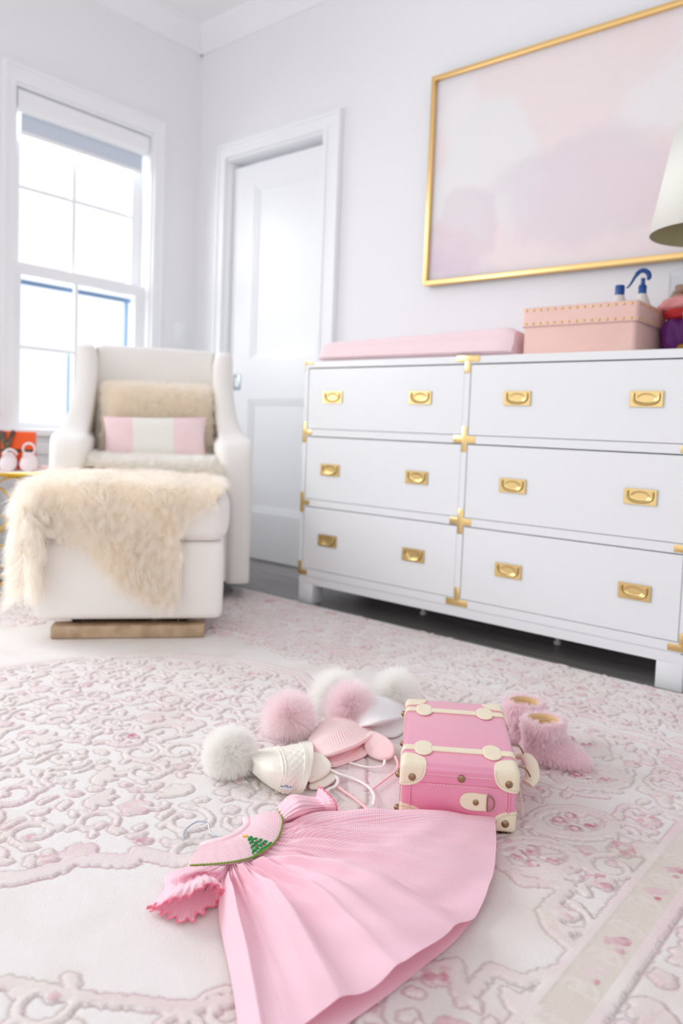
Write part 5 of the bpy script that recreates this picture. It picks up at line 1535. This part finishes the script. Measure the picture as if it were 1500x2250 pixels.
# cream hat
hc = thing('pompom_hat', 'cream knitted bonnet with one ivory pompom and ear flaps, lying nearest the dress', 'hat')
P = smooth_rings(A('hat_cream'), 70, 96)
P = knit_relief(P, .0018, 15, 16, .40, .86)
P[..., 2] = np.maximum(P[..., 2], .0152)
Mesh().loft(P, cap=True).build('knit_body', M['knit_cream'], hc, angle=180)
P2 = smooth_rings(A('hat_cream'), 70, 96)[59:, :, :]; c2 = P2.mean(1, keepdims=True); P2 = c2 + (P2 - c2) * 1.045; P2[..., 2] = np.maximum(P2[..., 2], .0150)
inner = c2 + (P2 - c2) * .90; inner[..., 2] = np.maximum(inner[..., 2], .0135)
q = Mesh().grid(P2, closed_v=True).grid(inner[::-1], closed_v=True); q.grid(np.stack([P2[0], inner[0]]), closed_v=True); q.grid(np.stack([P2[-1], inner[-1]]), closed_v=True)
q.build('brim_band', M['knit_cream'], hc, angle=180)
q = Mesh()
for f in (.43, .47, .80, .84):
    q.tube(smooth_rings(A('hat_cream'), 101, 60)[int(f * 100)] + np.array([0, 0, .0008]), .0016, 6, closed=True)
q.v = [(x, y, max(z, .0155)) for x, y, z in q.v]
q.build('knit_ridges', M['knit_cream'], hc)
flap('ear_flap', A('flap_cream_a'), M['knit_cream'], hc, base); flap('ear_flap', A('flap_cream_b'), M['knit_cream'], hc, base, .003)
cord('tie_cord', A('strap_cream_a'), .0032, M['cord_white'], hc, base); cord('tie_cord', A('strap_cream_b'), .0032, M['cord_white'], hc, base)
pompom(hc, base, A('pom_cream'), .030, .024, M['fur_ivory'], 13000, 11, rad=.00030, droop=.05, clump=.35)
# woven label with its letters
L4 = A('label'); a_, b_, c_, d_ = L4
n_ = np.cross(b_ - a_, d_ - a_); n_ /= np.linalg.norm(n_); n_ = n_ if n_[2] > 0 else -n_
ctr = L4.mean(0) + np.array([.0062, -.0105, .0066]); ux = (b_ - a_) / np.linalg.norm(b_ - a_); uz = np.cross(n_, ux)
hw, hh = np.linalg.norm(b_ - a_) / 2, .0042
lift = n_ * .0016
q = Mesh(); cs = [ctr - ux * hw - uz * hh, ctr + ux * hw - uz * hh, ctr + ux * hw + uz * hh, ctr - ux * hw + uz * hh]
q.loft([[c + lift * .1 for c in cs], [c + lift for c in cs]]); lab = q.build('woven_label', M['tag'], hc, smooth=False)
tcu = bpy.data.curves.new('label_letters', 'FONT'); tcu.body = 'SATILA'; tcu.size = .0062; tcu.align_x = 'CENTER'; tcu.align_y = 'CENTER'; tcu.extrude = .0001
tcu.materials.append(M['ink'])
tmp = bpy.data.objects.new('letters_source', tcu); tme = bpy.data.meshes.new_from_object(tmp); tme.name = 'label_letters'; bpy.data.objects.remove(tmp)
to = bpy.data.objects.new('label_letters', tme); SC.collection.objects.link(to); to.parent = lab
mm = Matrix((Vector(ux), Vector(uz), Vector(n_))).transposed().to_4x4(); mm.translation = Vector(ctr + lift * 1.15); to.matrix_local = mm

# pink hat
hp = thing('pompom_hat', 'pale pink knitted bonnet with two fluffy pink pompoms, between the cream bonnet and the case', 'hat')
P = smooth_rings(A('hat_pink'), 60, 420); nu, nv = P.shape[:2]; c = P.mean(1, keepdims=True)
for i in range(nu):
    f = i / (nu - 1)
    if .55 < f < .86:
        w_ = math.sin((f - .55) / .31 * math.pi)
        for j in range(nv):
            d_ = P[i, j] - c[i, 0]; P[i, j] += d_ / np.linalg.norm(d_) * .0017*w_ * math.sin(58 * 6.283 * j / nv)
P[..., 2] = np.maximum(P[..., 2], .0152)
Mesh().loft(P).build('knit_body', M['knit_pink'], hp, angle=180)
rim = smooth_rings(A('hat_pink'), 60, 80)[-1]; rim[:, 2] = np.maximum(rim[:, 2], .0165)
Mesh().tube(rim, .0042, 10, closed=True).build('rolled_brim', M['knit_pink'], hp)
flap('ear_flap', A('flap_pink_a'), M['knit_pink'], hp, base); flap('ear_flap', A('flap_pink_b'), M['knit_pink'], hp, base, .003)
cord('tie_cord', A('strap_pink_a'), .0026, M['cord_pink'], hp, base); cord('tie_cord', A('strap_pinkish'), .0034, M['cord_pink'], hp, base)
cord('tie_cord', A('strap_white'), .0028, M['cord_white'], hp, base)
pompom(hp, base, A('pom_pink_a'), .022, .042, M['fur_pink'], 10000, 12, rad=.00022, droop=.12, clump=.3)
pompom(hp, base, A('pom_pink_b'), .022, .042, M['fur_pink'], 10000, 13, rad=.00022, droop=.12, clump=.3)

# white hat
hw_ = thing('pompom_hat', 'white knitted bonnet with two white pompoms, partly hidden behind the pink case', 'hat')
P = smooth_rings(A('hat_white'), 40, 80); P[..., 2] = np.maximum(P[..., 2], .0152)
Mesh().loft(P).build('knit_body', M['knit_white'], hw_, angle=180)
rim = P[-1].copy(); rim[:, 2] = np.maximum(rim[:, 2], .016); Mesh().tube(rim, .0036, 10, closed=True).build('rolled_brim', M['knit_white'], hw_)
pompom(hw_, base, A('pom_white_a'), .024, .040, M['fur_ivory'], 8000, 14, rad=.00024, droop=.12)
pompom(hw_, base, A('pom_white_b'), .024, .040, M['fur_ivory'], 8000, 15, rad=.00024, droop=.12)


# ------------------------------------------------------------------ plush booties
def bootie(label, ctr, toe, seed, sc=1.0):
    d = np.array(toe[:2]) - np.array(ctr[:2]); ang = math.atan2(d[1], d[0]); Lf = np.linalg.norm(d)
    b_ = thing('plush_bootie', label, 'bootie', (ctr[0], ctr[1], .0125), ang)
    # body: foot swept along x with shaft rising at the heel
    rg = []
    for x, hw, h in ((-.040, .012, .030), (-.036, .026, .045), (-.022, .032, .052), (.0, .033, .052), (.022, .032, .048), (.045, .030, .038), (.065, .025, .027), (.080, .013, .016)):
        rg.append([(x * sc, hw * sc * math.cos(t), max(0, h * sc * (.5 + .5 * math.sin(t)) * (1.0))) for t in np.linspace(0, 2 * math.pi, 24, endpoint=False)])
    P = smooth_rings(rg, 36, 40); P[..., 2] = np.maximum(P[..., 2], 0)
    foot = Mesh().loft(P).build('foot_cover', M['fur_rose'], b_, angle=180)
    q = Mesh(); prof = [(.026, .034, .030), (.030, .034, .055), (.034, .036, .072), (.036, .037, .080), (.034, .034, .084), (.028, .027, .080), (.025, .024, .050), (.024, .023, .022)]
    R_ = [[(-.006 * sc + rx * sc * math.cos(t), ry * sc * math.sin(t) * .95, z * sc) for t in np.linspace(0, 2 * math.pi, 32, endpoint=False)] for rx, ry, z in prof]
    R_ = catmull(np.array(R_), 22)
    cuff = Mesh().loft(R_[:14], cap=False).build('cuff', M['fur_rose'], b_, angle=180)
    lq = Mesh().loft(R_[13:], cap=False); last = R_[-1]; cc = last.mean(0); lq.grid(np.stack([last, cc + (last - cc) * .5, cc + (last - cc) * .02]), closed_v=True)
    lq.build('fleece_lining', M['tan'], b_, angle=180)
    fur('fur', foot, M['fur_rose'], foot, 11000, .013, rad=.00026, comb=(.5, 0, -.25), spread=.4, droop=.2, clump=.55, clumps=700, K=5, seed=seed, zmin=.0002)['kind'] = 'stuff'
    fur('fur', cuff, M['fur_rose'], cuff, 12000, .014, rad=.00026, comb=(0, 0, -.35), spread=.45, droop=.25, clump=.6, clumps=600, K=5, seed=seed + 1, zmin=.0002)['kind'] = 'stuff'
    return b_


bootie('dusty pink plush bootie nearest the camera, toe pointing away to the right of the case', A('boot_a')[0], A('boot_a')[1], 31)
bootie('dusty pink plush bootie farther back beside the case, its tan lining showing', A('boot_b')[0], A('boot_b')[1], 33)


# ------------------------------------------------------------------ the dress
dr = thing('smocked_dress', 'pink gingham smocked toddler dress with puff sleeves laid out flat on the rug', 'dress')


def build_skirt():
    nS, nT = 150, 420
    yo = catmull(A('skirt_yoke'), nT); he = catmull(A('skirt_hem'), nT); up = catmull(A('skirt_up'), nS); lo_ = catmull(A('skirt_low'), nS)
    s = np.linspace(0, 1, nS)[:, None, None]; t = np.linspace(0, 1, nT)[None, :, None]
    P = yo[None] * (1 - s) + he[None] * s
    P = P + (1 - t) * (up[:, None] - (yo[0] * (1 - s) + he[0] * s)) * (1 - t) ** 2 + t * (lo_[:, None] - (yo[-1] * (1 - s) + he[-1] * s)) * t ** 2
    S, T = np.broadcast_to(s[..., 0], (nS, nT)), np.broadcast_to(t[..., 0], (nS, nT))
    g = np.random.default_rng(12)
    def asym(d, w, k):
        return np.exp(-np.abs(d / (w * np.where(d > 0, k, 2 - k))) ** 1.7)
    small = np.zeros((nS, nT)); med = np.zeros((nS, nT)); big = np.zeros((nS, nT))
    tk = np.linspace(.01, .99, 44) + g.uniform(-.006, .006, 44)
    for c_ in tk:
        small += asym(T - c_ + .01 * S, .0052 + .004 * S, 1.3) * g.uniform(.5, 1.2) * .0070 * np.exp(-S * g.uniform(2.5, 6))
    tk = np.linspace(.03, .97, 17) + g.uniform(-.018, .018, 17)
    for c_ in tk:
        s0 = g.uniform(.0, .08); med += asym(T - c_ - g.uniform(-.03, .03) * S, .009 + .014 * S, g.uniform(.5, 1.5)) * g.uniform(.5, 1.3) * .0170 * np.clip((S - s0) * 9, 0, 1) * np.exp(-S * g.uniform(1.0, 3.6))
    tk = np.array([.08, .24, .40, .55, .72, .90]) + g.uniform(-.03, .03, 6)
    for c_ in tk:
        big += asym(T - c_ - g.uniform(-.05, .05) * S * (1 - S), .020 + .055 * S, g.uniform(.5, 1.5)) * g.uniform(.6, 1.2) * .0250 * np.clip((S - .04) * 2.4, 0, 1) * (1 - .45 * S ** 3)
    wrinkle = .0040 * np.sin(7 * T + 5 * S + 1) * np.sin(6 * S - 3 * T) * np.clip(S * 2, 0, 1) * (1 - S ** 4) + .0018 * np.sin(16 * T + 9 * S * S + 2) * np.sin(11 * S + 5 * T) * np.clip(S * 2, 0, 1)
    small -= small.mean() ; big -= .004; med -= .002; small += wrinkle
    rip = .0012 * np.sin(40 * T + 12 * S) * np.sin(21 * S + 8 * T) * np.clip(S * 3, 0, 1)
    edge = np.clip(np.minimum(T, 1 - T) / .03, 0, 1) ** .6
    body = .012 * np.sin(np.pi * np.clip(S, 0, 1)) * edge
    Z = P[..., 2] + (small + med + big + rip) * edge + body
    Z = np.maximum(Z, .0205)
    sagedge = np.clip(np.minimum(T, 1 - T) / .012, 0, 1) ** .5
    Z = .0168 + (Z - .0168) * sagedge
    P = P.copy(); P[..., 2] = Z
    # cloth coordinates in metres
    du = np.linalg.norm(np.diff(P, axis=0), axis=2).mean(1); us = np.concatenate([[0], np.cumsum(du)])
    wv = np.linalg.norm(he[1:, :2] - he[:-1, :2], axis=1); vs = np.concatenate([[0], np.cumsum(wv)])
    UV = np.stack([np.broadcast_to(us[:, None], (nS, nT)), vs[None] * (0.30 + .70 * S)], -1)
    q = Mesh(); q.grid(P, uv=UV)
    sk = q.build('skirt_front', M['gingham'], dr, angle=180, fixn=False)
    # hem turning
    # back layer
    bh = catmull(A('back_hem'), 160); yo2 = catmull(A('skirt_yoke'), 160); up2 = A('skirt_up'); nS2 = 60
    s2 = np.linspace(0, 1, nS2)[:, None, None]
    B = yo2[None] * (1 - s2) + bh[None] * s2
    fr2 = P[np.linspace(0, nS - 1, nS2).astype(int)][:, np.linspace(0, nT - 1, 160).astype(int)]
    t2 = np.linspace(0, 1, 160)[None, :, None]
    B[..., :2] += ((1 - t2) ** 3 * (fr2[:, :1, :2] - B[:, :1, :2]) + t2 ** 3 * (fr2[:, -1:, :2] - B[:, -1:, :2]) * (1 - s2))
    B[..., 2] = .0162 + .0012 * np.sin(t2[..., 0] * 60) * s2[..., 0] * 0 + .0002
    UV2 = np.stack([np.broadcast_to(np.linspace(0, .45, nS2)[:, None], (nS2, 160)), np.broadcast_to(np.linspace(0, .6, 160)[None], (nS2, 160))], -1)
    Mesh().grid(B, uv=UV2).build('skirt_back', M['gingham'], dr, angle=180, fixn=False)
    return P


SK = build_skirt()


def build_yoke():
    nA, nB = 260, 46
    i_ = catmull(A('yoke_in'), nA); o_ = catmull(A('yoke_out'), nA)
    P = np.zeros((nB, nA, 3))
    for k in range(nB):
        f = k / (nB - 1); P[k] = i_ * (1 - f) + o_ * f; P[k, :, 2] += .006 * math.sin(math.pi * f)
    for k in range(nB):
        for j in range(nA):
            a = j / nA; ph = (k // 3) % 2 * math.pi
            fade = min(1, j / 14, (nA - 1 - j) / 14)
            P[k, j, 2] += .0017 * abs(math.sin(a * math.pi * 62 + ph / 2)) * fade * (.35 + .65 * abs(math.sin(k / 3 * math.pi)))
    e_ = np.minimum(np.arange(nA), np.arange(nA)[::-1]) / 10.0
    P[..., 2] = .017 + (P[..., 2] - .017) * np.clip(e_, 0, 1)[None] ** .5
    Mesh().grid(P).build('smocked_yoke', M['smock'], dr, angle=180, fixn=False)
    B = P[::5, ::5].copy(); B[..., 2] = .0162; Mesh().grid(B).build('yoke_back', M['smock'], dr, angle=180, fixn=False)
    return P


YK = build_yoke()
yi = catmull(A('yoke_in'), 60) + np.array([0, 0, .001])
Mesh().tube(yi, .0058, 12, flat=.6).build('neckband', M['smock'], dr)
bk_n = yi.copy(); bk_n[:, 2] = .017; cen = bk_n[[0, -1]].mean(0); bk_n = bk_n + (cen - bk_n) * np.sin(np.linspace(0, math.pi, 60))[:, None] * .35
Mesh().tube(bk_n, .0038, 10, flat=.5).build('back_neckband', M['smock'], dr)
# braided green piping
yo_ = catmull(A('yoke_out'), 220)[3:205] + np.array([0, 0, .0030])
q = Mesh()
for ph in (0, math.pi):
    T = np.gradient(yo_, axis=0); T /= np.linalg.norm(T, axis=1)[:, None]; Nn = np.cross(T, (0, 0, 1.0))
    k = np.arange(len(yo_))
    q.tube(yo_ + Nn * (.0010 * np.sin(k * .75 + ph))[:, None] + np.array([0, 0, 1.0]) * (.0006 * np.cos(k * .75 + ph))[:, None], .0008, 6)
q.build('green_piping', M['olive'], dr)

# embroidered fir tree on the yoke
tr0, tr1, tr2, tr3 = A('tree')
def on_yoke(p):
    d = ((YK[..., :2] - np.array(p)[:2]) ** 2).sum(-1); k = np.unravel_index(d.argmin(), d.shape); return np.array([p[0], p[1], YK[k][2] + .0012])
apex = tr0; bl, br_ = tr2, tr1
q = Mesh()
rows = 5
for r in range(1, rows + 1):
    f = r / rows
    L_ = apex + (bl - apex) * f; R__ = apex + (br_ - apex) * f; n = r + 1
    zz = []
    for k in range(2 * n + 1):
        g_ = k / (2 * n); p = L_ + (R__ - L_) * g_; p = p + (apex - (bl + br_) / 2) * (.055 if k % 2 else -.02); zz.append(on_yoke(p))
    q.tube(catmull(zz, 8 * n), .0016, 6)
    p = apex + ((bl + br_) / 2 - apex) * (f - .1)
    q.tube([on_yoke(L_ + (R__ - L_) * .12), on_yoke(p), on_yoke(L_ + (R__ - L_) * .88)], .0014, 6)
q.build('embroidered_fir', M['green'], dr)
q = Mesh(); 
for a in range(4):
    dd = np.array([math.cos(a * math.pi / 4 + .4), math.sin(a * math.pi / 4 + .4), 0]) * .0042; ap2 = apex + (apex - (bl + br_) / 2) * .12
    q.tube([on_yoke(ap2 - dd), on_yoke(ap2), on_yoke(ap2 + dd)], .0006, 6)
q.build('embroidered_star', M['yellow'], dr)
for mname, pts in (('redthread', ((.35, .45), (.55, .62), (.75, .3), (.9, .7))), ('bluethread', ((.45, .6), (.6, .25), (.8, .75))), ('cord_white', ((.5, .45), (.7, .55), (.88, .4)))):
    q = Mesh()
    for f, g_ in pts:
        p = apex + (bl + (br_ - bl) * g_ - apex) * f; q._ball(tuple(on_yoke(p) + np.array([0, 0, .0014])), .0011, 8, (1, 1, 1))
    q.build('embroidered_bauble', M[mname], dr)


def sleeve(rings, pleats, ramp, seed):
    R_ = np.array(rings); nU, nV = 90, 160
    P = smooth_rings(R_, nU, nV)
    c = P.mean(1, keepdims=True)
    g = np.random.default_rng(seed)
    for i in range(nU):
        f = i / (nU - 1) * 4
        ga = math.exp(-((f - 2.15) / .45) ** 2); puff_ = math.exp(-((f - 1.0) / .8) ** 2); ruff = max(0, f - 2.4) / 1.6
        base_a = math.exp(-(f / .5) ** 2)
        for j in range(nV):
            a = 2 * math.pi * j / nV
            d_ = P[i, j] - c[i, 0]; L = np.linalg.norm(d_) + 1e-9
            rd_ = abs(math.sin(pleats * a / 2 + .5 * math.sin(3 * a))) ** .7 - .55
            rf = math.sin(round(pleats * 1.3) * a + 1.3 * math.sin(2 * a + seed)) + .6 * math.sin(round(pleats * .35) * a + seed)
            amp = rd_ * (.0028 * ga + .0056 * puff_ + .0030 * base_a) + rf * ramp * ruff
            P[i, j] += d_ / L * amp
            if ruff > 0: P[i, j, 2] += .7 * ramp * ruff * math.sin(round(pleats * 1.3) * a + 1.0 + seed)
    P[..., 2] = np.maximum(P[..., 2], .0158)
    us = np.concatenate([[0], np.cumsum(np.linalg.norm(np.diff(P, axis=0), axis=2).mean(1))])
    UV = np.stack([np.broadcast_to(us[:, None], (nU, nV)), np.broadcast_to(np.linspace(0, .24, nV)[None], (nU, nV))], -1)
    q = Mesh().grid(P, closed_v=True, uv=UV); o = q.build('puff_sleeve', M['gingham'], dr, angle=180, fixn=False)
    # scalloped crochet edge
    E_ = P[-1]; dense = np.array([E_[int(k) % nV] * (1 - k % 1) + E_[(int(k) + 1) % nV] * (k % 1) for k in np.linspace(0, nV, 420, endpoint=False)])
    cc = dense.mean(0); dd = dense - cc; dd /= np.linalg.norm(dd, axis=1)[:, None]
    sc_ = dense + dd * (.0015 * np.abs(np.sin(np.arange(420) * math.pi / 9)))[:, None]; sc_[:, 2] = np.maximum(sc_[:, 2], .0158)
    q = Mesh().tube(sc_, .0008, 6, closed=True).tube(dense, .0009, 6, closed=True)
    q.v = [(x, y, max(z, .0152)) for x, y, z in q.v]
    q.build('crochet_edge', M['crochet'], o)
    return o


sleeve(DATA['sleeve_low'], 14, .0044, 2)
sleeve(DATA['sleeve_up'], 13, .0013, 5)

# wire hanger inside the dress
hg = thing('wire_hanger', 'chrome wire hanger hook poking out of the dress neckline', 'hanger')
Mesh().tube(catmull(A('hook'), 70), .0013, 10).build('hook', M['steel'], hg)
yb = catmull(A('yoke_out'), 9); mid = A('hook')[-1]
Mesh().tube(catmull([yb[0] * .75 + mid * .25 - np.array([0, 0, .008]), mid - np.array([0, 0, .001]), yb[-1] * .7 + mid * .3 - np.array([0, 0, .002])], 24), .0012, 8).build('shoulder_bar', M['steel'], hg)
